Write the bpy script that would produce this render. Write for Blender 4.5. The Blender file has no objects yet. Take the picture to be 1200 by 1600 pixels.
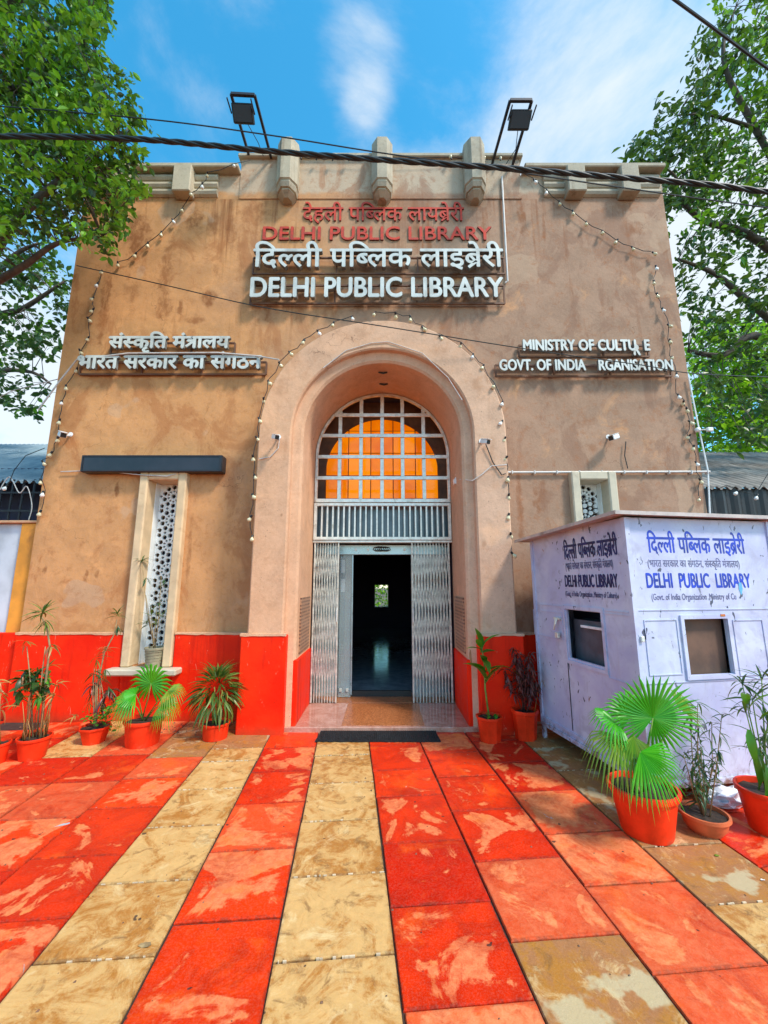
import bpy, bmesh, math, random
from mathutils import Vector, Matrix, Euler

random.seed(11)
S = bpy.context.scene
COL = S.collection
R = math.radians

# ------------------------------------------------------------------ camera
CAMZ, FPX, TILT = 1.5, 634.0, R(9.93)
cd = bpy.data.cameras.new('camera')
cam = bpy.data.objects.new('camera', cd); COL.objects.link(cam)
cam.location = (0, 0, CAMZ); cam.rotation_euler = (R(90) + TILT, 0, 0)
cd.sensor_fit = 'HORIZONTAL'; cd.sensor_width = 36.0; cd.lens = FPX / 1200 * 36
cd.clip_start = 0.05; cd.clip_end = 500
S.camera = cam

# ------------------------------------------------------------------ sky, sun, exposure
SUN_AZ, SUN_EL = R(128), R(50)            # azimuth from +Y towards +X
w = bpy.data.worlds.new("World"); S.world = w; w.use_nodes = True
wn = w.node_tree.nodes; wl = w.node_tree.links; wn.clear()
def WN(t, **k):
    n = wn.new(t)
    for a, b in k.items(): setattr(n, a, b)
    return n
sky = WN('ShaderNodeTexSky', sky_type='NISHITA', sun_disc=False, sun_elevation=SUN_EL, sun_rotation=SUN_AZ,
         air_density=1.0, dust_density=0.6, ozone_density=2.2)
hs = WN('ShaderNodeHueSaturation'); hs.inputs['Hue'].default_value = 0.476; hs.inputs['Saturation'].default_value = 1.36; hs.inputs['Value'].default_value = 2.15
wl.new(sky.outputs[0], hs.inputs['Color'])
tc = WN('ShaderNodeTexCoord')
sepw = WN('ShaderNodeSeparateXYZ'); wl.new(tc.outputs['Generated'], sepw.inputs[0])
mz = WN('ShaderNodeMath', operation='ADD'); mz.inputs[1].default_value = 0.25; wl.new(sepw.outputs[2], mz.inputs[0])
dv = WN('ShaderNodeVectorMath', operation='DIVIDE'); wl.new(tc.outputs['Generated'], dv.inputs[0])
cmb = WN('ShaderNodeCombineXYZ')
for i in range(3): wl.new(mz.outputs[0], cmb.inputs[i])
wl.new(cmb.outputs[0], dv.inputs[1])
mp = WN('ShaderNodeMapping'); mp.inputs['Location'].default_value = (3.1, 1.7, 0.0); mp.inputs['Scale'].default_value = (1.0, 1.0, 0.4)
wl.new(dv.outputs[0], mp.inputs[0])
nz = WN('ShaderNodeTexNoise'); nz.inputs['Scale'].default_value = 2.6; nz.inputs['Detail'].default_value = 9; nz.inputs['Roughness'].default_value = 0.64; nz.inputs['Distortion'].default_value = .35
wl.new(mp.outputs[0], nz.inputs['Vector'])
def dirpx(px, py):
    u, v = px - 600, py - 800
    return Vector((u, FPX * math.cos(TILT) + v * math.sin(TILT), FPX * math.sin(TILT) - v * math.cos(TILT))).normalized()
acc = nz.outputs['Fac']
for (px, py, rad, gain) in ((566, 105, 5.5, .14), (320, 20, 8, .14), (1060, 170, 32, .20), (520, 10, 12, .06), (575, 150, 3.2, .10), (20, 640, 16, .34), (1120, 420, 14, .34),
                            (300, 190, 12, -.10), (700, 130, 8, -.10), (440, 120, 7, -.10), (240, 240, 12, .12), (900, 60, 12, .05)):
    d = WN('ShaderNodeVectorMath', operation='DOT_PRODUCT'); wl.new(tc.outputs['Generated'], d.inputs[0]); d.inputs[1].default_value = dirpx(px, py)
    mr = WN('ShaderNodeMapRange', interpolation_type='SMOOTHSTEP'); mr.inputs['From Min'].default_value = math.cos(R(rad)); mr.inputs['From Max'].default_value = 1.0
    mr.inputs['To Max'].default_value = gain; wl.new(d.outputs['Value'], mr.inputs['Value'])
    ad = WN('ShaderNodeMath', operation='ADD'); wl.new(acc, ad.inputs[0]); wl.new(mr.outputs[0], ad.inputs[1]); acc = ad.outputs[0]
cr = WN('ShaderNodeMapRange', interpolation_type='SMOOTHSTEP'); cr.inputs['From Min'].default_value = 0.43; cr.inputs['From Max'].default_value = 0.92
cr.inputs['To Max'].default_value = 0.92; wl.new(acc, cr.inputs['Value'])
mx = WN('ShaderNodeMix', data_type='RGBA'); wl.new(cr.outputs[0], mx.inputs[0]); wl.new(hs.outputs[0], mx.inputs[6]); mx.inputs[7].default_value = (5.7, 6.1, 6.4, 1)
bg = WN('ShaderNodeBackground'); bg.inputs['Strength'].default_value = 0.095; wl.new(mx.outputs[2], bg.inputs[0])
wo = WN('ShaderNodeOutputWorld'); wl.new(bg.outputs[0], wo.inputs[0])

sd = bpy.data.lights.new('sun', 'SUN'); sd.energy = 2.4; sd.angle = R(9); sd.color = (1, .93, .82)
sun = bpy.data.objects.new('sun', sd); COL.objects.link(sun)
sdir = Vector((math.sin(SUN_AZ) * math.cos(SUN_EL), math.cos(SUN_AZ) * math.cos(SUN_EL), math.sin(SUN_EL)))
sun.rotation_euler = sdir.to_track_quat('Z', 'Y').to_euler(); sun.location = (8, -8, 20)
vs = S.view_settings; vs.view_transform = 'Standard'; vs.look = 'None'; vs.gamma = 1; vs.use_curve_mapping = False
vs.exposure = 0.80
try: S.cycles.max_bounces = 6; S.cycles.diffuse_bounces = 4; S.cycles.caustics_reflective = False; S.cycles.caustics_refractive = False
except Exception: pass

# ------------------------------------------------------------------ pixel -> place
CP = Vector((0, 0, CAMZ))
def ray(px, py):
    u, v = px - 600, py - 800
    return Vector((u, FPX * math.cos(TILT) + v * math.sin(TILT), FPX * math.sin(TILT) - v * math.cos(TILT)))
def P(px, py, Y):
    r = ray(px, py); return CP + r * (Y / r.y)
def G(px, py, z=0.0):
    r = ray(px, py); return CP + r * ((z - CAMZ) / r.z)

# ------------------------------------------------------------------ materials
class NT:
    def __init__(s, name):
        s.m = bpy.data.materials.new(name); s.m.use_nodes = True
        s.n = s.m.node_tree.nodes; s.l = s.m.node_tree.links
        s.b = s.n['Principled BSDF']; s.out = s.n['Material Output']
    def node(s, t, ins=None, **k):
        n = s.n.new(t)
        for a, b in k.items(): setattr(n, a, b)
        if ins:
            for key, v in ins.items():
                if isinstance(v, bpy.types.NodeSocket): s.l.new(v, n.inputs[key])
                else: n.inputs[key].default_value = v
        return n
    def math(s, op, a, b=0.0, c=None, clamp=False):
        d = {0: a, 1: b}
        if c is not None: d[2] = c
        return s.node('ShaderNodeMath', d, operation=op, use_clamp=clamp).outputs[0]
    def vmath(s, op, a, b=(0, 0, 0)):
        n = s.node('ShaderNodeVectorMath', {0: a, 1: b}, operation=op)
        return n.outputs['Value'] if op in ('LENGTH', 'DOT_PRODUCT', 'DISTANCE') else n.outputs[0]
    def pos(s): return s.node('ShaderNodeNewGeometry').outputs['Position']
    def objc(s): return s.node('ShaderNodeTexCoord').outputs['Object']
    def noise(s, vec, scale, detail=4, rough=.55, dist=0.0):
        return s.node('ShaderNodeTexNoise', {'Vector': vec, 'Scale': scale, 'Detail': detail, 'Roughness': rough, 'Distortion': dist}).outputs['Fac']
    def ramp(s, v, a, b, lo=0.0, hi=1.0, smooth=True):
        return s.node('ShaderNodeMapRange', {'Value': v, 'From Min': a, 'From Max': b, 'To Min': lo, 'To Max': hi},
                      interpolation_type='SMOOTHSTEP' if smooth else 'LINEAR').outputs[0]
    def mix(s, f, a, b, blend='MIX'):
        def c(x): return tuple(x) + (1,) if isinstance(x, (tuple, list)) and len(x) == 3 else x
        n = s.node('ShaderNodeMix', {0: f, 6: c(a), 7: c(b)}, data_type='RGBA', blend_type=blend)
        return n.outputs[2]
    def scale(s, vec, sc): return s.node('ShaderNodeMapping', {'Vector': vec, 'Scale': sc}).outputs[0]
    def bump(s, h, strength=.3, dist=.01):
        n = s.node('ShaderNodeBump', {'Height': h, 'Strength': strength, 'Distance': dist}); s.l.new(n.outputs[0], s.b.inputs['Normal'])
    def set(s, key, v):
        if isinstance(v, bpy.types.NodeSocket): s.l.new(v, s.b.inputs[key])
        else:
            if isinstance(v, tuple) and len(v) == 3: v = v + (1,)
            s.b.inputs[key].default_value = v
    def blobs(s, pos, items, wob=.5, wscale=8.0):
        """union of irregular stains: (centre x, centre z, rx, rz, strength)"""
        nv = s.node('ShaderNodeTexNoise', {'Vector': pos, 'Scale': wscale, 'Detail': 4.0, 'Roughness': .6}).outputs['Color']
        nv = s.vmath('SUBTRACT', nv, (.5, .5, .5)); nv = s.vmath('MULTIPLY', nv, (wob * 2, 0, wob * 2))
        acc = 0.0
        for (cx, cz, rx, rz, st) in items:
            q = s.vmath('SUBTRACT', pos, (cx, 0, cz)); q = s.vmath('MULTIPLY', q, (1 / rx, 0, 1 / rz)); q = s.vmath('ADD', q, nv)
            m = s.ramp(s.vmath('LENGTH', q), 1.15, .35, 0, st)
            acc = m if acc == 0.0 else s.math('MAXIMUM', acc, m)
        return acc

def simple(name, col, rough=.6, metal=0.0, var=.18, vscale=9.0, bump=0.15, spec=None, dirt=None):
    t = NT(name); p = t.objc()
    f = t.noise(p, vscale, 5)
    lo = tuple(c * (1 - var) for c in col); hi = tuple(min(1, c * (1 + var)) for c in col)
    c = t.mix(t.ramp(f, .3, .7), lo, hi)
    if dirt:
        c = t.mix(t.ramp(t.noise(p, vscale * .6, 6, .65, .4), .55, .75, 0, .75), c, dirt)
    t.set('Base Color', c); t.set('Roughness', t.ramp(f, .3, .7, rough * .85, min(1, rough * 1.15))); t.set('Metallic', metal)
    if spec is not None: t.set('Specular IOR Level', spec)
    if bump: t.bump(t.noise(p, vscale * 5, 4), bump, .004)
    return t.m

def stain_pts(lst, Y):
    out = []
    for (px, py, rx, ry, st) in lst:
        a = P(px, py, Y); b = P(px + rx, py, Y); c = P(px, py - ry, Y)
        out.append((a.x, a.z, abs(b.x - a.x), abs(c.z - a.z), st))
    return out

def plaster(name, warm, cool, brown, stains=(), wob=.5, top=False):
    t = NT(name); p = t.pos()
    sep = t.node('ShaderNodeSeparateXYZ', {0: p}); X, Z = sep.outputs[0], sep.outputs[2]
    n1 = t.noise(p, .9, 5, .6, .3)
    side = t.ramp(t.math('ADD', X, t.math('MULTIPLY', t.math('SUBTRACT', n1, .5), 5.0)), -2.6, 1.2)  # warm-to-cool shift along X paints sun warmth into the left side
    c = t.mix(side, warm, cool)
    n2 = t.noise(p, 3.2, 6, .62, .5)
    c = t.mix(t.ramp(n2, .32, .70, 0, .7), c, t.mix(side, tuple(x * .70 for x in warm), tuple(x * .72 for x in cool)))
    n3 = t.noise(t.scale(p, (7, 7, .55)), 1.0, 5, .6, .2)      # runs of rain water
    drip = t.math('MULTIPLY', t.ramp(n3, .55, .72), t.ramp(Z, 3.8, 6.7, .16, .80))
    c = t.mix(drip, c, brown)
    fine = t.noise(p, 38, 4, .7)
    c = t.mix(t.ramp(fine, .35, .7, 0, .22), c, tuple(min(1, x * 1.35) for x in cool))
    pale = t.noise(t.vmath('ADD', p, (9, 3, 4)), 1.7, 6, .7, .6)
    c = t.mix(t.ramp(pale, .56, .72, 0, .4), c, tuple(min(1, x * 1.3) for x in warm))
    if top:
        band = t.math('MULTIPLY', t.ramp(t.math('ADD', Z, t.math('MULTIPLY', n2, .25)), 6.98, 7.06), .75)
        c = t.mix(band, c, (.50, .42, .31))
    if stains:
        m = t.blobs(p, stains, wob * 2.2)
        m = t.math('MULTIPLY', m, t.ramp(t.noise(t.scale(p, (1, 1, .5)), 13, 6, .7), .36, .56, .35, 1))
        c = t.mix(m, c, brown)
    if top:
        st2 = t.noise(t.scale(p, (11, 11, .35)), 1.0, 6, .65, .1)
        below = t.math('MULTIPLY', t.ramp(Z, 6.82, 6.79), t.ramp(t.math('ADD', Z, t.math('MULTIPLY', st2, 3.2)), 7.0, 8.3))
        patch = t.ramp(t.noise(t.scale(t.vmath('ADD', p, (4, 0, 0)), (1, 1, .25)), 1.1, 4, .6, .3), .44, .60)
        c = t.mix(t.math('MULTIPLY', t.math('MULTIPLY', below, patch), t.ramp(st2, .42, .64, 0, .8)), c, brown)
        wet = t.ramp(t.noise(t.scale(t.vmath('ADD', p, (2, 5, 3)), (1, 1, .6)), 1.9, 7, .68, .8), .50, .60, 0, .6); c = t.mix(wet, c, t.mix(side, (.42, .16, .055), (.26, .14, .09)))
        rep = t.ramp(t.noise(t.vmath('ADD', p, (21, 3, 7)), 1.15, 3, .45, .2), .615, .63, 0, .38); c = t.mix(rep, c, (.52, .36, .24))
    wv = t.node('ShaderNodeTexVoronoi', {'Vector': t.vmath('ADD', p, t.vmath('MULTIPLY', t.node('ShaderNodeTexNoise', {'Vector': p, 'Scale': 3.0, 'Detail': 5.0}).outputs['Color'], (.7, .7, .7))), 'Scale': .9}, feature='DISTANCE_TO_EDGE').outputs['Distance']
    crack = t.math('MULTIPLY', t.ramp(wv, .004, .001), t.ramp(t.noise(p, 1.3, 3), .54, .64, 0, .5)); c = t.mix(crack, c, (.12, .05, .025))
    grime = t.math('MULTIPLY', t.ramp(t.noise(p, 9, 6, .75, .5), .50, .72), .45); c = t.mix(grime, c, tuple(x * 1.5 for x in brown))
    specks = t.noise(p, 60, 2, .5)
    c = t.mix(t.math('MULTIPLY', t.ramp(specks, .70, .74), .5), c, (.07, .04, .02))
    t.set('Base Color', c); t.set('Roughness', .88); t.set('Specular IOR Level', .25)
    t.bump(t.math('ADD', t.math('MULTIPLY', t.noise(p, 5, 5, .6), 2.0), t.math('MULTIPLY', t.noise(p, 70, 3, .7), .35)), .35, .012)
    return t.m

WALLY = 4.85
wall_stains = stain_pts([(215, 370, 22, 38, .8), (302, 345, 20, 16, .75), (334, 350, 12, 22, .6), (260, 425, 12, 62, .6), (165, 470, 9, 70, .75),
    (205, 455, 14, 22, .45), (255, 475, 14, 30, .6), (282, 482, 5, 16, .7), (325, 465, 12, 16, .8), (338, 420, 6, 10, .5), (305, 500, 16, 6, .6), (400, 330, 26, 22, .6),
    (377, 400, 9, 35, .45), (417, 480, 7, 22, .8), (362, 360, 9, 30, .5), (755, 465, 9, 30, .4), (815, 340, 7, 30, .7), (850, 360, 3, 30, .6),
    (985, 355, 22, 14, .65), (1035, 385, 7, 14, .7), (968, 325, 22, 8, .4), (955, 483, 5, 5, .8), (886, 395, 5, 7, .6), (1000, 420, 30, 40, .25),
    (183, 765, 5, 16, .8), (845, 775, 13, 30, .7), (812, 790, 6, 80, .6), (70, 890, 5, 8, .7), (135, 900, 4, 10, .7), (152, 895, 4, 8, .7), (296, 860, 4, 60, .5),
    (915, 660, 18, 12, .35), (925, 700, 12, 8, .4), (560, 480, 14, 10, .4), (470, 470, 10, 16, .5), (130, 330, 30, 30, .4)], WALLY)
arch_stains = stain_pts([(440, 610, 14, 18, .35), (462, 560, 12, 20, .4), (565, 520, 14, 9, .3), (745, 600, 12, 14, .5), (765, 590, 8, 12, .5), (757, 850, 5, 8, .5),
    (440, 805, 3, 3, .9), (445, 700, 4, 30, .3), (770, 710, 5, 40, .3), (690, 548, 16, 8, .4)], 4.4)

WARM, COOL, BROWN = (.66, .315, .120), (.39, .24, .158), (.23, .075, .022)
M = {}
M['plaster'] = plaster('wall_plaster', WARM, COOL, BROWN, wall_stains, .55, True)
M['arch_plaster'] = plaster('arch_plaster', (.70, .38, .205), (.62, .39, .26), (.36, .18, .09), arch_stains)
M['trim'] = plaster('trim_plaster', (.62, .42, .24), (.50, .40, .28), (.28, .18, .10))
M['stone'] = plaster('weathered_stone', (.52, .44, .31), (.42, .37, .28), (.20, .15, .10))

t = NT('red_wall_paint'); p = t.pos()
n = t.noise(p, 2.2, 5, .6, .3); c = t.mix(t.ramp(n, .3, .7), (.80, .014, .002), (.92, .030, .003))
zz = t.node('ShaderNodeSeparateXYZ', {0: p}).outputs[2]
dust = t.math('MULTIPLY', t.ramp(t.math('ADD', zz, t.math('MULTIPLY', t.noise(p, 7, 4), .18)), .22, .08), .55)
c = t.mix(dust, c, (.42, .06, .02))
c = t.mix(t.math('MULTIPLY', t.ramp(t.noise(t.scale(p, (1, 1, .35)), 21, 5, .7, .8), .64, .69), .7), c, (.80, .28, .17))
c = t.mix(t.math('MULTIPLY', t.ramp(t.noise(t.scale(p, (9, 9, .8)), 1, 5, .6), .52, .70), .45), c, (.36, .008, .004))
c = t.mix(t.ramp(t.math('ADD', zz, t.math('MULTIPLY', t.noise(t.scale(p, (12, 12, 3)), 1, 4, .6), .05)), .955, .962, 0, .8) if False else t.math('MULTIPLY', t.ramp(t.noise(p, 34, 4, .7, .5), .66, .70), .5), c, (.22, .02, .012))
t.set('Base Color', c); c = t.mix(t.ramp(t.noise(t.vmath('ADD', p, (6, 6, 6)), 1.6, 6, .7, .5), .50, .70, 0, .5), c, (.62, .05, .022))
t.set('Specular IOR Level', .14); t.set('Roughness', t.ramp(n, .3, .7, .42, .6)); t.bump(t.noise(p, 9, 5, .6), .45, .012)
M['red'] = t.m
M['orange_paint'] = simple('orange_pier_paint', (.75, .30, .035), .7, vscale=4, dirt=(.45, .16, .04))
M['white_wall'] = simple('grey_white_wall', (.55, .58, .62), .8, vscale=3, dirt=(.38, .33, .30))
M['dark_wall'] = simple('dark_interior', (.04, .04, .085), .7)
M['steel'] = simple('brushed_steel', (.74, .74, .66), .36, .35, var=.15, vscale=14, dirt=(.38, .32, .22))
M['galv'] = simple('painted_gate', (.62, .61, .53), .42, .3, var=.25, vscale=20, dirt=(.26, .20, .14))
M['iron'] = simple('dark_iron', (.03, .032, .038), .5, .4)
M['black'] = simple('black_plastic', (.012, .012, .013), .45)
M['cable'] = simple('cable_rubber', (.012, .016, .016), .5)
M['white_letter'] = simple('white_acrylic', (.54, .57, .53), .5, var=.14, vscale=4, dirt=(.36, .35, .30))
M['red_letter'] = simple('red_cement_letter', (.50, .045, .022), .75, var=.25, vscale=12, dirt=(.18, .05, .03))
M['letter_return'] = simple('letter_return', (.20, .20, .18), .6, var=.3, vscale=9, dirt=(.10, .07, .05)); M['red_letter_side'] = simple('red_letter_edge', (.13, .025, .015), .8)
M['rust_frame'] = simple('brown_frame', (.16, .075, .04), .7, var=.3, dirt=(.07, .04, .03))
M['signbox'] = simple('dark_sign_box', (.018, .020, .028), .35, var=.4, vscale=3)
M['jali'] = simple('white_screen', (.78, .80, .78), .65, var=.06)
M['sill'] = simple('window_surround', (.66, .47, .27), .7, var=.12, vscale=5, dirt=(.40, .24, .12))
M['sill_grey'] = simple('window_surround_grey', (.52, .45, .33), .7, var=.12, vscale=5, dirt=(.34, .26, .18))
M['bulb'] = simple('bulb_glass', (.66, .58, .36), .15, var=.1)
M['bulb_white'] = simple('bulb_white', (.85, .85, .80), .2, var=.05)
M['cctv'] = simple('camera_white', (.78, .78, .76), .35, var=.05)
M['conduit'] = simple('pale_conduit', (.55, .53, .50), .5, var=.15)
M['mat'] = simple('rubber_mat', (.008, .009, .011), .75, var=.5, vscale=30, bump=.6)
M['soil'] = simple('pot_soil', (.035, .020, .012), .95, var=.5, vscale=25, bump=1.0)
M['pot'] = simple('red_pot_paint', (.80, .038, .007), .5, var=.2, vscale=7, dirt=(.50, .14, .07), spec=.2)
M['terracotta'] = simple('terracotta', (.55, .12, .035), .7, var=.2, vscale=9, dirt=(.30, .12, .06))
M['grey_pot'] = simple('grey_ribbed_pot', (.30, .26, .16), .7, var=.2)
M['stem'] = simple('plant_stem', (.30, .20, .09), .8, var=.3, vscale=20)
M['green_stem'] = simple('green_stem', (.16, .26, .04), .7, var=.3, vscale=20)
M['bark'] = simple('bark', (.085, .065, .048), .9, var=.4, vscale=12, bump=.8)
M['dry'] = simple('dry_twig', (.13, .035, .025), .9, var=.3, vscale=20)
M['plastic_bag'] = simple('plastic_bag', (.70, .72, .76), .3, var=.1)
M['aluminium'] = simple('door_channel', (.42, .52, .54), .3, .6, var=.12)

# collapsible things and stone
t = NT('marble_floor'); p = t.pos()
v = t.noise(p, 6, 6, .65, .8); sp = t.noise(p, 55, 3, .6)
c = t.mix(t.ramp(v, .3, .7), (.40, .17, .11), (.55, .30, .22)); c = t.mix(t.ramp(sp, .5, .7, 0, .5), c, (.60, .42, .34))
t.set('Base Color', c); t.set('Roughness', .09); M['marble'] = t.m
t = NT('speckled_granite'); p = t.pos()
sp = t.noise(p, 90, 4, .7); c = t.mix(t.ramp(sp, .38, .64), (.22, .055, .014), (.62, .24, .09))
t.set('Base Color', c); t.set('Roughness', .28); M['granite'] = t.m
t = NT('hall_floor'); p = t.pos()
c = t.mix(t.ramp(t.noise(p, 8, 5), .3, .7), (.16, .20, .24), (.27, .32, .35)); t.set('Base Color', c); t.set('Roughness', .12); M['hall_floor'] = t.m
t = NT('plaque_stone'); p = t.pos(); sz = t.node('ShaderNodeSeparateXYZ', {0: p})
rows = t.math('PINGPONG', t.math('MULTIPLY', sz.outputs[2], 26.0), .5)
let = t.noise(t.scale(p, (1, 60, 14)), 1.0, 2)
mk = t.math('MULTIPLY', t.ramp(rows, .22, .30), t.ramp(let, .42, .5))
t.set('Base Color', t.mix(mk, (.42, .22, .12), (.12, .05, .03))); t.set('Roughness', .4); M['plaque'] = t.m
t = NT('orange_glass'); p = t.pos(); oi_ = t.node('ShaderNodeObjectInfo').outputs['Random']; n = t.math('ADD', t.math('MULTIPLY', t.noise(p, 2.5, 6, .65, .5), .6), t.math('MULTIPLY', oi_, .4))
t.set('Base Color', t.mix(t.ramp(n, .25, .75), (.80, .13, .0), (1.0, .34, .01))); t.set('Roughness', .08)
t.set('Specular IOR Level', .25); t.set('Emission Color', t.mix(t.ramp(n, .25, .75), (.70, .13, .0), (1.0, .27, .0))); t.set('Emission Strength', .40); M['orange_glass'] = t.m  # emission paints a glow into the panes; nothing lit stands behind them
t = NT('clear_glass'); t.set('Base Color', (.75, .9, .88)); t.set('Roughness', .03); t.set('Alpha', .28); t.set('Specular IOR Level', .9)
t.set('Metallic', 0.0); M['glass'] = t.m
t = NT('dusty_glass'); t.set('Base Color', t.mix(t.noise(t.pos(), 5, 4), (.06, .085, .10), (.20, .27, .30))); t.set('Roughness', .15); M['dark_glass'] = t.m
t = NT('lamp_glass'); t.set('Base Color', (.05, .07, .09)); t.set('Roughness', .25); M['lamp_glass'] = t.m

def corrugated(name, a, b):
    t = NT(name); p = t.pos(); s_ = t.noise(t.scale(p, (1, .6, .6)), 2.2, 6, .7, .5)
    c = t.mix(t.ramp(s_, .3, .7), a, b); t.set('Base Color', c); t.set('Roughness', .75); t.set('Metallic', .1)
    t.bump(t.noise(p, 30, 3), .2, .005); return t.m
M['roof_left'] = corrugated('corrugated_left', (.16, .24, .28), (.34, .42, .45))
M['roof_right'] = corrugated('corrugated_right', (.14, .12, .10), (.40, .36, .31))
M['brown_wall'] = simple('brown_side_wall', (.24, .15, .09), .85, vscale=3)

# kiosk paint with chips and rust
t = NT('kiosk_paint'); p = t.objc()
n = t.noise(p, 2.6, 5, .6, .3); c = t.mix(t.ramp(n, .3, .7), (.44, .45, .66), (.60, .63, .76))
stre = t.noise(t.scale(p, (16, 16, 1.6)), 1.0, 4, .6); c = t.mix(t.ramp(stre, .58, .74, 0, .35), c, (.42, .38, .46))
chip = t.math('MULTIPLY', t.ramp(t.noise(t.scale(p, (1, 1, .55)), 20, 3, .55, .6), .645, .67), t.ramp(t.noise(p, 2.0, 3), .40, .52))
c = t.mix(chip, c, (.07, .08, .12))
sz = t.node('ShaderNodeSeparateXYZ', {0: p}).outputs[2]
rust = t.math('MULTIPLY', t.ramp(t.math('ADD', sz, t.math('MULTIPLY', t.noise(p, 9, 4), .22)), .33, .22), t.ramp(t.noise(p, 14, 5, .7), .42, .6))
c = t.mix(rust, c, (.20, .075, .03))
scuf = t.math('MULTIPLY', t.ramp(t.noise(t.scale(p, (1, 1, .25)), 30, 5, .7, 1.2), .62, .70), .45); c = t.mix(scuf, c, (.34, .34, .46))
cloud_ = t.ramp(t.noise(p, 5, 6, .7, .6), .48, .70, 0, .6); c = t.mix(cloud_, c, (.36, .35, .46))
ru2 = t.math('MULTIPLY', t.ramp(t.noise(t.scale(p, (1, 1, .5)), 11, 5, .7, .4), .68, .72), .8); c = t.mix(ru2, c, (.32, .13, .06))
t.set('Base Color', c); t.set('Roughness', t.ramp(n, .3, .7, .38, .55)); t.bump(t.noise(p, 6, 5), .25, .01)
M['kiosk'] = t.m
M['kiosk_roof'] = simple('kiosk_roof_sheet', (.50, .42, .38), .6, .2, var=.2, vscale=7, dirt=(.14, .07, .04))
M['brown_board'] = simple('brown_board', (.13, .07, .045), .7, var=.3, vscale=5, dirt=(.06, .035, .03))
M['blue_paint'] = simple('blue_lettering', (.012, .045, .42), .5, var=.4, vscale=9)
M['navy_paint'] = simple('navy_lettering', (.015, .02, .11), .5, var=.4, vscale=9)
M['grey_paint'] = simple('thin_grey_lettering', (.12, .12, .24), .6, var=.3, vscale=9)
M['grey_box'] = simple('grey_metal_box', (.10, .105, .13), .5, .2)
M['sticker'] = simple('paper_sticker', (.75, .76, .78), .6)
M['rusty'] = simple('rusty_metal', (.55, .17, .04), .8, dirt=(.2, .07, .03))

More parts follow.
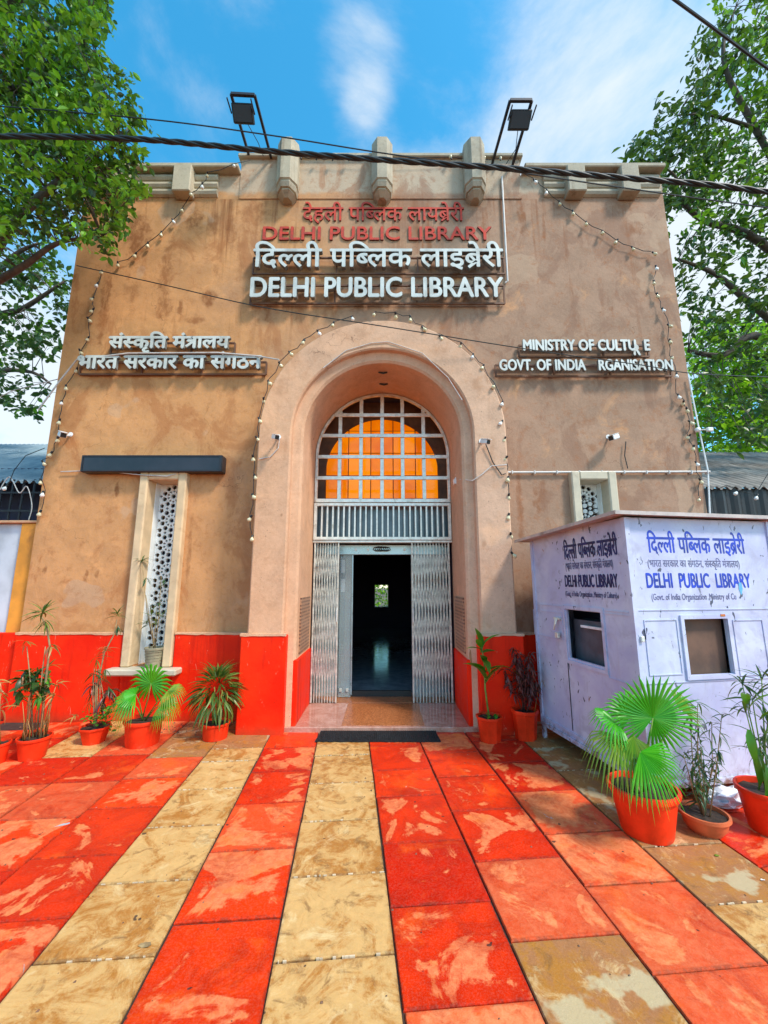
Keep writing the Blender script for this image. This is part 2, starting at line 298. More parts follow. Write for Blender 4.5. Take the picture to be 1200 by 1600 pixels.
# paving stones
def slab_mat(name, kind):
    t = NT(name); p = t.pos(); oi = t.node('ShaderNodeObjectInfo').outputs['Random']
    off = t.vmath('MULTIPLY', t.node('ShaderNodeCombineXYZ', {0: oi, 1: oi, 2: oi}).outputs[0], (37, 53, 19)); q = t.vmath('ADD', p, off)
    g = t.node('ShaderNodeTexCoord').outputs['Generated']; sg = t.node('ShaderNodeSeparateXYZ', {0: g})
    ex = t.math('MULTIPLY', t.math('MINIMUM', sg.outputs[0], t.math('SUBTRACT', 1.0, sg.outputs[0])), 1.0)
    ey = t.math('MINIMUM', sg.outputs[1], t.math('SUBTRACT', 1.0, sg.outputs[1])); edge = t.math('MINIMUM', ex, ey)
    r2 = t.math('FRACT', t.math('MULTIPLY', oi, 7.31)); r3 = t.math('FRACT', t.math('MULTIPLY', oi, 13.7))
    big = t.noise(q, 3.1, 7, .62, .9); fine = t.noise(q, 24, 6, .7, .4); vf = t.noise(q, 120, 3, .7)
    if kind == 'red':
        base = t.mix(r2, (.58, .010, .001), (.88, .046, .002)); base = t.mix(t.ramp(big, .35, .65, 0, .55), base, (.34, .009, .002))
        base = t.mix(t.ramp(fine, .5, .75, 0, .2), base, (.85, .10, .015))
        thr = t.math('ADD', .41, t.math('MULTIPLY', r3, .20))
        d = t.math('SUBTRACT', t.math('ADD', big, t.math('ADD', t.ramp(edge, 0, .16, -.09, .02), t.math('MULTIPLY', t.math('SUBTRACT', fine, .5), .10))), thr)
        dry = t.ramp(d, -.012, .05)
        pink = t.mix(t.ramp(fine, .3, .7), (.68, .12, .038), (.82, .23, .085)); pink = t.mix(t.ramp(t.noise(q, 7, 4), .5, .7, 0, .6), pink, (.80, .20, .04))
        c = t.mix(dry, base, pink)
        sp = t.math('MULTIPLY', t.ramp(t.noise(t.vmath('ADD', q, (5, 5, 5)), 7, 5, .6, .6), .70, .715), t.ramp(r2, .55, .62))
        c = t.mix(sp, c, (.42, .44, .46))
        r4 = t.math('FRACT', t.math('MULTIPLY', oi, 29.9)); c = t.mix(t.ramp(r4, .86, .90, 0, .35, False) if kind == 'red' and name != 'pink_sandstone' else .42, c, t.mix(t.ramp(fine, .3, .7), (.74, .15, .04), (.84, .28, .11)))
        orn = t.ramp(t.noise(t.vmath('ADD', q, (2, 9, 4)), 2.3, 5, .65, .5), .54, .72, 0, .5); c = t.mix(orn, c, (.90, .13, .012))
        drk = t.ramp(t.noise(t.vmath('ADD', q, (7, 1, 2)), 3.0, 8, .74, .9), .48, .68, 0, .65); c = t.mix(drk, c, (.36, .012, .003))
        rw, rd = .24, .55
    else:
        a = (.58, .33, .115) if kind == 'cream' else (.34, .14, .05)
        b = (.40, .14, .018) if kind == 'cream' else (.42, .17, .025)
        base = t.mix(t.ramp(fine, .3, .7), a, tuple(x * 1.18 for x in a))
        st = t.math('ADD', t.noise(q, 4.2, 9, .74, 1.1), t.math('MULTIPLY', t.math('SUBTRACT', fine, .5), .3)); thr = t.math('ADD', .47, t.math('MULTIPLY', r3, .07))
        dd = t.math('SUBTRACT', st, thr); dry = t.ramp(dd, .10, -.05)
        c = t.mix(t.ramp(dd, -.07, .12, 0, .9), base, b)
        dk = t.ramp(t.noise(q, 9, 6, .7, .8), .53, .68, 0, .75); c = t.mix(dk, c, (.22, .10, .03)); wh = t.ramp(t.noise(t.vmath('ADD', q, (3, 8, 1)), 5, 7, .72, 1.2), .54, .70, 0, .6); c = t.mix(wh, c, (.78, .58, .29))
        if kind != 'cream':
            c = t.mix(t.ramp(t.noise(q, 4, 4), .56, .62, 0, .8), c, (.52, .42, .24))
        rw, rd = .26, .58
    edgeg = t.ramp(edge, .035, .0, 0, .6); c = t.mix(t.math('MULTIPLY', edgeg, t.ramp(fine, .4, .6)), c, (.10, .02, .012) if kind == 'red' else (.16, .09, .04))
    spk = t.math('MULTIPLY', t.ramp(t.noise(q, 17, 2, .5), .745, .76), .85); c = t.mix(spk, c, (.03, .022, .02))
    c = t.mix(t.ramp(vf, .4, .75, 0, .07), c, (.75, .55, .40))
    t.set('Base Color', c); t.set('Roughness', t.math('ADD', t.math('MULTIPLY', dry, rd - rw), t.math('ADD', rw, t.math('MULTIPLY', fine, .12))))
    t.set('Specular IOR Level', .08 if kind == 'red' else .2)
    t.bump(t.math('ADD', t.math('MULTIPLY', big, 1.2), t.math('ADD', t.math('MULTIPLY', fine, .5), t.math('MULTIPLY', vf, .12))), .45, .012)
    return t.m
M['slab_red'] = slab_mat('red_sandstone', 'red'); M['slab_cream'] = slab_mat('yellow_sandstone', 'cream'); M['slab_brown'] = slab_mat('brown_sandstone', 'brown'); M['slab_pink'] = slab_mat('pink_sandstone', 'red')
M['joint'] = simple('joint_dirt', (.045, .025, .017), .95, var=.4, vscale=20)
M['mortar'] = simple('white_mortar', (.66, .50, .33), .95, spec=.1)
M['earth'] = simple('earth', (.12, .08, .05), .95, vscale=2)

def leafmat(name, cols, trans=.35, rough=.38):
    t = NT(name); g = t.node('ShaderNodeNewGeometry'); oi = t.node('ShaderNodeObjectInfo').outputs['Random']
    r = t.math('FRACT', t.math('ADD', g.outputs['Random Per Island'], oi))
    rp = t.node('ShaderNodeValToRGB', {0: r}); e = rp.color_ramp.elements
    e[0].color = cols[0] + (1,); e[0].position = 0; e[1].color = cols[-1] + (1,); e[1].position = 1
    for i, c in enumerate(cols[1:-1]): k = e.new((i + 1) / (len(cols) - 1)); k.color = c + (1,)
    t.set('Base Color', rp.outputs[0]); t.set('Roughness', rough)
    tr = t.node('ShaderNodeBsdfTranslucent', {'Color': t.mix(.5, rp.outputs[0], (.22, .42, .02))})
    ms = t.node('ShaderNodeMixShader', {0: trans, 1: t.b.outputs[0], 2: tr.outputs[0]}); t.l.new(ms.outputs[0], t.out.inputs[0])
    return t.m
M['leaf_l'] = leafmat('tree_leaf_light', [(.02, .07, .010), (.09, .27, .014), (.20, .46, .02), (.035, .11, .012), (.34, .60, .04)], .36)
M['leaf_d'] = leafmat('tree_leaf_dark', [(.012, .035, .012), (.025, .065, .018), (.05, .12, .02), (.018, .05, .014)], .25)
M['leaf_b'] = leafmat('tree_leaf_bright', [(.16, .38, .015), (.28, .56, .02), (.40, .66, .03)], .5)
M['palm'] = leafmat('fan_palm_leaf', [(.035, .36, .012), (.06, .46, .015), (.10, .50, .02)], .35)
M['palm_dry'] = leafmat('fan_palm_leaf_yellowing', [(.16, .34, .02), (.30, .42, .04), (.10, .28, .02)], .35)
M['strap'] = leafmat('strap_leaf', [(.03, .085, .015), (.055, .14, .02), (.12, .20, .03), (.22, .26, .06)], .25)
M['strap_dark'] = leafmat('dark_strap_leaf', [(.015, .05, .015), (.03, .085, .02), (.05, .12, .03)], .25)
M['broad'] = leafmat('broad_leaf', [(.03, .15, .012), (.06, .27, .015), (.10, .34, .02)], .3)
M['straw'] = leafmat('withered_leaf', [(.45, .24, .07), (.55, .30, .08), (.40, .13, .05), (.25, .16, .05)], .3)
M['deadleaf'] = leafmat('dark_withered_leaf', [(.10, .02, .02), (.16, .04, .03), (.07, .02, .02)], .1)
M['herb'] = leafmat('herb_leaf', [(.03, .18, .015), (.06, .28, .02), (.10, .34, .03)], .3)

# ------------------------------------------------------------------ mesh helpers
WLOC = {}
def wl_of(o): return WLOC.get(o.name, Vector((0, 0, 0)))
def tag(o, label=None, cat=None, group=None, kind=None):
    if label: o['label'] = label
    if cat: o['category'] = cat
    if group: o['group'] = group
    if kind: o['kind'] = kind
    return o
def thing(name, label, cat, loc=(0, 0, 0), rotz=0.0, group=None):
    o = bpy.data.objects.new(name, None); COL.objects.link(o); o.location = loc; o.rotation_euler = (0, 0, rotz); o.empty_display_size = .1
    WLOC[o.name] = Vector(loc); return tag(o, label, cat, group)
def link(name, me, mat=None, parent=None, local=False):
    if mat and not me.materials: me.materials.append(M[mat] if isinstance(mat, str) else mat)
    o = bpy.data.objects.new(name, me); COL.objects.link(o)
    if parent:
        o.parent = parent; WLOC[o.name] = wl_of(parent)
    return o

class MB:
    def __init__(s): s.v = []; s.f = []; s.sm = False
    def add(s, vs, fs):
        b = len(s.v); s.v += [Vector(v) for v in vs]; s.f += [tuple(i + b for i in f) for f in fs]; return s
    def box(s, x0, x1, y0, y1, z0, z1):
        return s.add([(x0, y0, z0), (x1, y0, z0), (x1, y1, z0), (x0, y1, z0), (x0, y0, z1), (x1, y0, z1), (x1, y1, z1), (x0, y1, z1)],
                     [(0, 3, 2, 1), (4, 5, 6, 7), (0, 1, 5, 4), (1, 2, 6, 5), (2, 3, 7, 6), (3, 0, 4, 7)])
    def bbox(s, x0, x1, y0, y1, z0, z1, b=.005):
        """box with chamfered edges"""
        bm = bmesh.new(); bmesh.ops.create_cube(bm, size=1)
        for v in bm.verts: v.co = Vector(((x0 + x1) / 2 + v.co.x * (x1 - x0), (y0 + y1) / 2 + v.co.y * (y1 - y0), (z0 + z1) / 2 + v.co.z * (z1 - z0)))
        bmesh.ops.bevel(bm, geom=list(bm.edges), offset=b, segments=1, affect='EDGES'); return s.bm(bm)
    def bm(s, bm):
        bm.verts.index_update(); s.add([v.co for v in bm.verts], [tuple(v.index for v in f.verts) for f in bm.faces]); bm.free(); return s
    def bar(s, a, b, w, h=None, up=(0, 0, 1)):
        a = Vector(a); b = Vector(b); h = h or w; d = (b - a).normalized(); u = Vector(up)
        if abs(d.dot(u)) > .98: u = Vector((0, 1, 0))
        sx = d.cross(u).normalized() * w / 2; sy = sx.cross(d).normalized() * h / 2
        return s.add([a - sx - sy, a + sx - sy, a + sx + sy, a - sx + sy, b - sx - sy, b + sx - sy, b + sx + sy, b - sx + sy],
                     [(0, 1, 2, 3), (7, 6, 5, 4), (0, 4, 5, 1), (1, 5, 6, 2), (2, 6, 7, 3), (3, 7, 4, 0)])
    def tube(s, pts, r, n=6, cap=True):
        pts = [Vector(p) for p in pts]; rs = r if isinstance(r, (list, tuple)) else [r] * len(pts)
        b = len(s.v); prev = None
        for i, p in enumerate(pts):
            d = (pts[min(i + 1, len(pts) - 1)] - pts[max(i - 1, 0)]).normalized()
            if prev is None: u = d.orthogonal().normalized()
            else: u = (prev - d * prev.dot(d)).normalized()
            prev = u; w_ = d.cross(u)
            for k in range(n):
                a = 2 * math.pi * k / n; s.v.append(p + (u * math.cos(a) + w_ * math.sin(a)) * rs[i])
        for i in range(len(pts) - 1):
            for k in range(n):
                k2 = (k + 1) % n; s.f.append((b + i * n + k, b + i * n + k2, b + (i + 1) * n + k2, b + (i + 1) * n + k))
        if cap: s.f.append(tuple(b + k for k in range(n))[::-1]); s.f.append(tuple(b + (len(pts) - 1) * n + k for k in range(n)))
        return s
    def lathe(s, prof, n=20, c=(0, 0, 0), rot=0.0, jit=0.0):
        b = len(s.v); c = Vector(c)
        for (r, z) in prof:
            for k in range(n):
                a = 2 * math.pi * k / n + rot; s.v.append(c + Vector((r * math.cos(a), r * math.sin(a), z)))
        for i in range(len(prof) - 1):
            for k in range(n):
                k2 = (k + 1) % n; s.f.append((b + i * n + k, b + i * n + k2, b + (i + 1) * n + k2, b + (i + 1) * n + k))
        return s
    def mesh(s, name, off=None, smooth=False):
        me = bpy.data.meshes.new(name); o = off or Vector((0, 0, 0))
        me.from_pydata([tuple(v - o) for v in s.v], [], s.f); me.validate()
        bm = bmesh.new(); bm.from_mesh(me); bmesh.ops.recalc_face_normals(bm, faces=bm.faces); bm.to_mesh(me); bm.free()
        if smooth: me.polygons.foreach_set('use_smooth', [True] * len(me.polygons))
        me.update(); return me
    def build(s, name, mat, parent=None, local=False, smooth=False, label=None, cat=None, kind=None, group=None):
        off = Vector((0, 0, 0)) if (local or parent is None) else wl_of(parent)
        o = link(name, s.mesh(name, off, smooth), mat, parent); return tag(o, label, cat, group, kind)

def smooth_by_angle(o, ang=35):
    me = o.data; me.polygons.foreach_set('use_smooth', [True] * len(me.polygons))
    bm = bmesh.new(); bm.from_mesh(me)
    for e in bm.edges:
        if len(e.link_faces) == 2 and e.calc_face_angle(0) > R(ang): e.smooth = False
    bm.to_mesh(me); bm.free(); return o

def plate_bm(polys, depth):
    """2D polygons (x, z), holes by even-odd fill -> solid slab from y=0 (front) to y=depth"""
    cu = bpy.data.curves.new('tmp', 'CURVE'); cu.dimensions = '2D'; cu.fill_mode = 'BOTH'; cu.extrude = depth / 2
    for poly in polys:
        sp = cu.splines.new('POLY'); sp.points.add(len(poly) - 1)
        for i, (x, z) in enumerate(poly): sp.points[i].co = (x, z, 0, 1)
        sp.use_cyclic_u = True
    o = bpy.data.objects.new('tmp', cu); me = bpy.data.meshes.new_from_object(o)
    bm = bmesh.new(); bm.from_mesh(me); bmesh.ops.remove_doubles(bm, verts=bm.verts, dist=1e-5)
    for v in bm.verts: v.co = Vector((v.co.x, depth / 2 - v.co.z, v.co.y))
    bpy.data.objects.remove(o); bpy.data.meshes.remove(me); bpy.data.curves.remove(cu); return bm
def plate(polys, Y0, Y1):
    bm = plate_bm(polys, Y1 - Y0)
    for v in bm.verts: v.co.y += Y0
    return MB().bm(bm)
def rect(x0, x1, z0, z1): return [(x0, z0), (x1, z0), (x1, z1), (x0, z1)]
def archpoly(cx, hw, z0, zc, n=40):
    return [(cx - hw, z0), (cx + hw, z0)] + [(cx + hw * math.cos(math.pi * k / n), zc + hw * math.sin(math.pi * k / n)) for k in range(n + 1)]

# ------------------------------------------------------------------ ground and paving
sheet = MB(); sheet.box(-60, 60, -30, 120, -.30, -.045)
sheet.build('ground', 'earth', kind='structure')
PA = math.atan2(.0855, 1)                                           # the paving runs a few degrees off the wall's normal
pav = MB().box(-6.6, 7.4, .2, 5.6, -.044, -.012).build('pavement', 'joint', kind='structure')
pav.rotation_euler = (0, 0, PA)
COLS = [(-6.24, -5.74, 'red'), (-5.74, -5.24, 'red'), (-5.24, -4.74, 'red'), (-4.74, -4.24, 'red'), (-4.24, -3.74, 'red'), (-3.74, -3.23, 'red'), (-3.23, -2.735, 'red'),
        (-2.735, -2.235, 'red'), (-2.235, -1.735, 'red'), (-1.735, -1.244, 'red'), (-1.244, -.765, 'cream'), (-.765, -.282, 'red'), (-.282, .215, 'cream'), (.215, .705, 'red'),
        (.705, 1.20, 'red'), (1.20, 1.704, 'red'), (1.704, 2.215, 'cream'), (2.215, 2.71, 'red'), (2.71, 3.22, 'red'), (3.22, 3.72, 'red'), (3.72, 4.22, 'red'), (4.22, 4.72, 'red'), (4.72, 5.2, 'red')]
JO = {10: [1.03, 1.52, 2.019, 2.456, 2.94, 3.411, 3.89, 4.16], 11: [.70, 1.19, 1.69, 2.176, 2.666, 3.17, 3.659], 12: [.98, 1.46, 1.949, 2.428, 2.926, 3.421, 3.93], 13: [.74, 1.24, 1.72, 2.189, 2.66, 3.19, 3.60],
      14: [.97, 1.47, 1.961, 2.461, 2.964, 3.444, 3.9], 15: [.78, 1.27, 1.773, 2.24, 2.669, 3.172, 3.66], 16: [1.1, 1.6, 2.073, 2.50, 2.961, 3.471, 3.925, 4.302], 9: [1.25, 1.75, 2.251, 2.694, 3.2, 3.623, 4.0]}
def slab(par, x0, x1, y0, y1, mat, z=0.0):
    g = .0035 + random.random() * .002; x0 += g; x1 -= g; y0 += g; y1 -= g
    if y1 - y0 < .05: return
    zt = z + random.uniform(-.0035, .0025); tl = [random.uniform(-.0012, .0012) for _ in range(4)]; j = lambda: random.uniform(-.003, .003); b = .0035
    o = [(x0 + j(), y0 + j()), (x1 + j(), y0 + j()), (x1 + j(), y1 + j()), (x0 + j(), y1 + j())]; sx = (1, -1, -1, 1); sy = (1, 1, -1, -1)
    vs_ = [(o[i][0], o[i][1], z - .04) for i in range(4)] + [(o[i][0], o[i][1], zt - .006 + tl[i]) for i in range(4)] + [(o[i][0] + sx[i] * b, o[i][1] + sy[i] * b, zt + tl[i]) for i in range(4)]
    fs = [(8, 9, 10, 11)]
    for i in range(4): k = (i + 1) % 4; fs += [(i, k, 4 + k, 4 + i), (4 + i, 4 + k, 8 + k, 8 + i)]
    MB().add(vs_, fs).build('paving_slab', mat, par, local=True)
for ci, (s0, s1, kd) in enumerate(COLS):
    js = JO.get(ci)
    if not js: o_ = random.random() * .4; js = [.6 + o_ + .495 * k for k in range(9)]
    js = list(js)
    while js[-1] + .49 < 5.3: js.append(js[-1] + .49)
    while js[0] > .8: js.insert(0, js[0] - .49)
    if ci < 7 or ci > 19: js = [j for j in js if j > 1.9]
    for a, b in zip(js, js[1:]):
        mat = 'slab_' + kd
        if ci == 14 and abs(a - 1.47) < .02: mat = 'slab_brown'
        if (ci == 15 and 1.7 < a < 2.5) or (ci == 14 and 1.9 < a < 2.2) or (ci == 13 and a < 1.5) or (ci == 9 and a < 1.6) or (ci == 15 and a < 1.5): mat = 'slab_pink'
        if ci == 16 and (a > 2.4 or a < 1.7 or abs(a - 2.073) < .01): mat = 'slab_brown' if a > 2.4 or abs(a - 2.073) < .01 else mat
        if ci == 9 and a > 3.95: mat = 'slab_brown'
        if ci in (7,) and a > 3.9: mat = 'slab_cream'
        if ci == 10 and a > 4.1: mat = 'slab_brown'
        if ci >= 17 and a > 3.4: mat = 'slab_brown'
        slab(pav, s0, s1, a, b, mat)
# thin mortar smears along the yellow columns' joints
mo = MB()
for ci in (10, 12, 16):
    for jy in JO[ci]:
        if jy < 1.2: continue
        x = COLS[ci][0] + .02
        while x < COLS[ci][1] - .02:
            L_ = random.uniform(.004, .025)
            if random.random() < .5: mo.box(x, x + L_, jy - random.uniform(.001, .003), jy + random.uniform(.001, .004), -.01, .0015)
            x += L_ + random.uniform(.0, .03)
tag(mo.build('joint_mortar', 'mortar', pav, local=True), kind='stuff')

# ------------------------------------------------------------------ the library building
CX = -.02
lib = thing('library_building', 'tan plastered library front with tall arched doorway and red painted base', 'building', (CX, WALLY, 0))
XL, XR = -4.2, 3.92
WIN = [(-2.86, -2.49, .57, 2.74), (2.37, 2.72, .57, 2.74)]
MB_wall = plate([rect(XL, XR, 0, 6.80), archpoly(CX, 1.15, -.0001 + .001, 3.2)] + [rect(*w_) for w_ in WIN], WALLY, WALLY + .42)
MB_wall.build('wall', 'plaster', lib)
# parapet over the centre bay, and the wings' grooved bands
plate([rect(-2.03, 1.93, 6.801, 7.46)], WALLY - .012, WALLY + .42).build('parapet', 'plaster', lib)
MB().bbox(-2.07, 1.97, WALLY - .06, WALLY + .45, 7.462, 7.52, .01).build('coping', 'stone', lib)
for (x0, x1, gx0, gx1, blocks) in ((XL, -2.032, XL, -2.33, (-3.62, -2.78)), (1.932, XR, 2.24, 3.86, (2.65, 3.39))):
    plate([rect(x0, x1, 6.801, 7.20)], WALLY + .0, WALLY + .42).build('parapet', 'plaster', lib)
    MB().bbox(x0 + (.0 if x0 < 0 else .03), x1 - (.0 if x0 < 0 else 0), WALLY - .13, WALLY + .45, 7.202, 7.27, .012).build('coping', 'stone', lib)
    for k in range(3):
        z = 6.885 + k * .118
        rb = MB().tube([(gx0, WALLY, z), (gx1, WALLY, z)], .062, 10).build('moulding_rib', 'stone', lib); smooth_by_angle(rb)
    for bx in blocks:
        MB().bbox(bx - .125, bx + .125, WALLY - .16, WALLY - .0, 6.78, 7.20, .012).build('moulding_block', 'stone', lib)
# corbel brackets on the centre parapet
for px in (448, 597, 743):
    x = P(px, 270, 4.7).x; k = MB()
    def octo(z, h, d, n=0): return [(x - h, WALLY - .0, z), (x - h, WALLY - d * .55, z), (x - h * .45, WALLY - d, z), (x + h * .45, WALLY - d, z), (x + h, WALLY - d * .55, z), (x + h, WALLY, z)]
    secs = [(7.60, .10, .17), (7.56, .145, .235), (6.90, .145, .235), (6.885, .128, .215), (6.85, .128, .215), (6.845, .14, .23), (6.79, .125, .205), (6.785, .105, .18), (6.76, .105, .18), (6.755, .115, .19), (6.70, .06, .12)]
    vs_ = []; fs = []
    for i, (z, h, d) in enumerate(secs):
        vs_ += octo(z, h, d)
        if i:
            for q in range(6): q2 = (q + 1) % 6; fs.append((6 * (i - 1) + q, 6 * (i - 1) + q2, 6 * i + q2, 6 * i + q))
    fs += [(0, 1, 2, 3, 4, 5), tuple(6 * (len(secs) - 1) + q for q in range(6))]
    k.add(vs_, fs).build('corbel', 'stone', lib)
# the deep arched surround, swept along the arch
def sweep_arch(prof, z0, zc, n=48):
    m = MB(); np_ = len(prof)
    path = [('s', -1, z0), ('s', -1, zc)] + [('a', math.pi - math.pi * k / n, 0) for k in range(1, n)] + [('s', 1, zc), ('s', 1, z0)]
    for (kd, a, z) in path:
        for (hw, y) in prof:
            if kd == 's': m.v.append(Vector((CX + a * hw, y, z)))
            else: m.v.append(Vector((CX + hw * math.cos(a), y, zc + hw * math.sin(a))))
    for i in range(len(path) - 1):
        for q in range(np_ - 1): m.f.append((i * np_ + q, i * np_ + q + 1, (i + 1) * np_ + q + 1, (i + 1) * np_ + q))
    return m
o = sweep_arch([(1.417, WALLY + .01), (1.417, 4.425), (1.400, 4.405), (1.055, 4.405), (1.037, 4.42), (1.03, 4.47), (.985, 4.49), (.945, 4.497), (.918, 4.52), (.913, 4.55), (.913, 5.36)], 0, 3.2).build('arch_surround', 'arch_plaster', lib)
smooth_by_angle(o, 30)
# small hooks and dark holes in the soffit
for (Y_, dx) in ((4.72, 0.0), (5.02, .01)):
    MB().tube([(CX + dx - .05, Y_, 4.112), (CX + dx + .01, Y_, 4.095), (CX + dx + .06, Y_, 4.11)], .012, 6).build('soffit_hook', 'black', lib)
# red dado
def dado(x0, x1, y0, y1, z0, z1): return MB().bbox(x0, x1, y0, y1, z0, z1, .012).build('red_dado', 'red', lib)
dado(XL + .001, -2.965, WALLY - .055, WALLY - .001, -.03, .930); dado(-2.385, -1.418 - .06, WALLY - .055, WALLY - .001, -.03, .930); dado(-2.962, -2.388, WALLY - .052, WALLY - .001, -.03, .49)
dado(1.38 + .06, 2.28, WALLY - .055, WALLY - .001, -.03, .930); dado(2.84, XR - .001, WALLY - .055, WALLY - .001, -.03, .930); dado(2.283, 2.837, WALLY - .052, WALLY - .001, -.03, .49)
for sgn in (-1, 1):
    a, b = CX + sgn * 1.475, CX + sgn * 1.0
    dado(min(a, b), max(a, b), 4.385, WALLY - .0, -.03, .965)
    a, b = CX + sgn * .985, CX + sgn * .897
    dado(min(a, b), max(a, b), 4.50, 5.34, -.03, .70)
    a, b = CX + sgn * 1.40, CX + sgn * 1.02
for (x0, x1, y0) in ((XL, -2.97, WALLY - .06), (-2.38, -1.50, WALLY - .06), (1.46, 2.28, WALLY - .06), (CX - 1.48, CX - .995, 4.38), (CX + .995, CX + 1.48, 4.38)):
    zt = .932 if y0 > 4.5 else .967
    m = MB(); n_ = max(2, int((x1 - x0) / .05)); pv = None
    for k in range(n_ + 1):
        x = x0 + (x1 - x0) * k / n_; zz_ = random.uniform(-.006, .006); m.v += [Vector((x, y0 - random.uniform(0, .004), zt - .012 + zz_)), Vector((x, y0 - .002, zt + .012 + zz_ * .4)), Vector((x, y0 + .05, zt + .014))]
    for k in range(n_): a = 3 * k; m.f += [(a, a + 3, a + 4, a + 1), (a + 1, a + 4, a + 5, a + 2)]
    m.build('dado_lip', 'arch_plaster', lib)
# jamb plaques
for sgn in (-1, 1):
    a, b = CX + sgn * .916, CX + sgn * .898
    MB().bbox(min(a, b), max(a, b), 4.62, 5.16, .74, 1.34, .004).build('inscribed_plaque', 'plaque', lib)
# step and floors
MB().bbox(-1.06, 1.02, 4.47, 5.345, -.03, .045, .006).build('entrance_step', 'marble', lib)
MB().box(-.44, .42, 4.52, 5.31, .0452, .049).build('granite_inlay', 'granite', lib)
MB().box(-.95, .93, 5.346, 5.80, .0, .048).build('threshold', 'granite', lib)

# windows with pierced screens
def star(cx, cz, r0, r1, n, rot=0): return [(cx + (r0 if k % 2 == 0 else r1) * math.cos(rot + math.pi * k / n), cz + (r0 if k % 2 == 0 else r1) * math.sin(rot + math.pi * k / n)) for k in range(2 * n)]
def ngon(cx, cz, r, n, rot=0): return [(cx + r * math.cos(rot + 2 * math.pi * k / n), cz + r * math.sin(rot + 2 * math.pi * k / n)) for k in range(n)]
for wi, (x0, x1, z0, z1) in enumerate(WIN):
    fr = MB(); cx = (x0 + x1) / 2; fm = 'sill' if wi == 0 else 'sill_grey'
    wf = MB()
    wf.bbox(x0 - .10, x0 + .004, WALLY - .085, WALLY + .19, z0, z1 + .10, .014); wf.bbox(x1 - .004, x1 + .10, WALLY - .085, WALLY + .19, z0, z1 + .10, .014)
    wf.bbox(x0 + .005, x1 - .005, WALLY - .083, WALLY + .19, z1 - .004, z1 + .098, .012)
    wfo = wf.build('window_surround', fm, lib)
    MB().bbox(x0 - .20, x1 + .22, WALLY - .20, WALLY + .19, z0 - .07, z0 - .001, .014).build('window_sill', 'sill_grey', wfo)
    holes = []; Hh = z1 - z0; nt = 7; th = Hh / nt; W_ = x1 - x0
    for k in range(nt):
        cz = z0 + th * (k + .5)
        holes.append(star(cx, cz, .040, .022, 10, math.pi / 10))
        for q in range(10):
            a = 2 * math.pi * (q + .5) / 10; ca, sa = math.cos(a), math.sin(a)
            holes.append([(cx + rr_ * ca - tt * sa, cz + rr_ * sa + tt * ca) for rr_, tt in ((.046, 0), (.070, -.0165), (.083, 0), (.070, .0165))])
            a2 = 2 * math.pi * q / 10; holes.append(ngon(cx + .118 * math.cos(a2 + math.pi / 10), cz + .119 * math.sin(a2 + math.pi / 10), .0305, 6, a2 + math.pi / 10))
        for sx in (-1, 1): holes.append(ngon(cx + sx * .160, cz, .022, 4))
    for k in range(1, nt):
        cz = z0 + th * k
        for sx in (-1, 1):
            holes.append(ngon(cx + sx * .068, cz, .020, 4)); holes.append(ngon(cx + sx * .139, cz + .031, .030, 5, math.pi / 2)); holes.append(ngon(cx + sx * .139, cz - .031, .030, 5, -math.pi / 2))
    sf_ = MB(); sf_.box(x0 + .0045, x0 + .012, WALLY + .10, WALLY + .199, z0, z1 - .005); sf_.box(x1 - .012, x1 - .0045, WALLY + .10, WALLY + .199, z0, z1 - .005); sf_.build('screen_frame', 'jali', wfo)
    plate([rect(x0 + .001, x1 - .001, z0, z1)] + holes, WALLY + .20, WALLY + .235).build('pierced_screen', 'jali', wfo)
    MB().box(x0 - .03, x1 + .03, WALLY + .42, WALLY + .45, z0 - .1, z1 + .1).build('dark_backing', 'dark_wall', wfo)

# hall behind the doorway
hall = MB()
hall.box(-3, 3, 5.85, 14, 3.0, 3.1); hall.box(-3.1, -3, 5.85, 14, 0, 3.1); hall.box(3, 3.1, 5.85, 14, 0, 3.1)
bx0, bx1 = P(585, 930, 14).x, P(607, 930, 14).x; bz1, bz0 = P(590, 914, 14).z, P(590, 948, 14).z
hall.box(-3.1, bx0, 14, 14.2, 0, 3.1); hall.box(bx1, 3.1, 14, 14.2, 0, 3.1); hall.box(bx0, bx1, 14, 14.2, 0, bz0); hall.box(bx0, bx1, 14, 14.2, bz1, 3.1)
hall.box(-3.1, CX - .95, 5.80, 5.85, 0, 4.2); hall.box(CX + .95, 3.1, 5.80, 5.85, 0, 4.2)
hall.box(CX - .95, CX + .95, 5.80, 5.85, 4.05, 4.2); hall.box(CX - .95, CX + .95, 5.85, 6.6, 4.1, 4.2); hall.box(CX - .95, CX + .95, 6.6, 6.7, 2.9, 4.2)
hall.box(CX - .98, CX - .93, 5.37, 6.6, 0, 4.2); hall.box(CX + .93, CX + .98, 5.37, 6.6, 0, 4.2); hall.box(CX - .95, CX + .95, 5.37, 5.85, 4.15, 4.2)
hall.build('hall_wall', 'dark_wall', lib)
MB().box(-3, 3, 5.801, 14, -.02, .047).build('hall_floor', 'hall_floor', lib)
hw = MB()
for x in (bx0, bx1 - .02): hw.box(x, x + .02, 13.97, 14.0, bz0, bz1)
hw.box(bx0, bx1, 13.97, 14.0, bz0 - .02, bz0); hw.build('back_window_frame', 'jali', lib)
# back roof of the building so the sky cannot light the hall
MB().box(XL + .02, XR - .02, 5.275, 5.6, 4.25, 6.6).build('back_wall', 'brown_wall', lib)

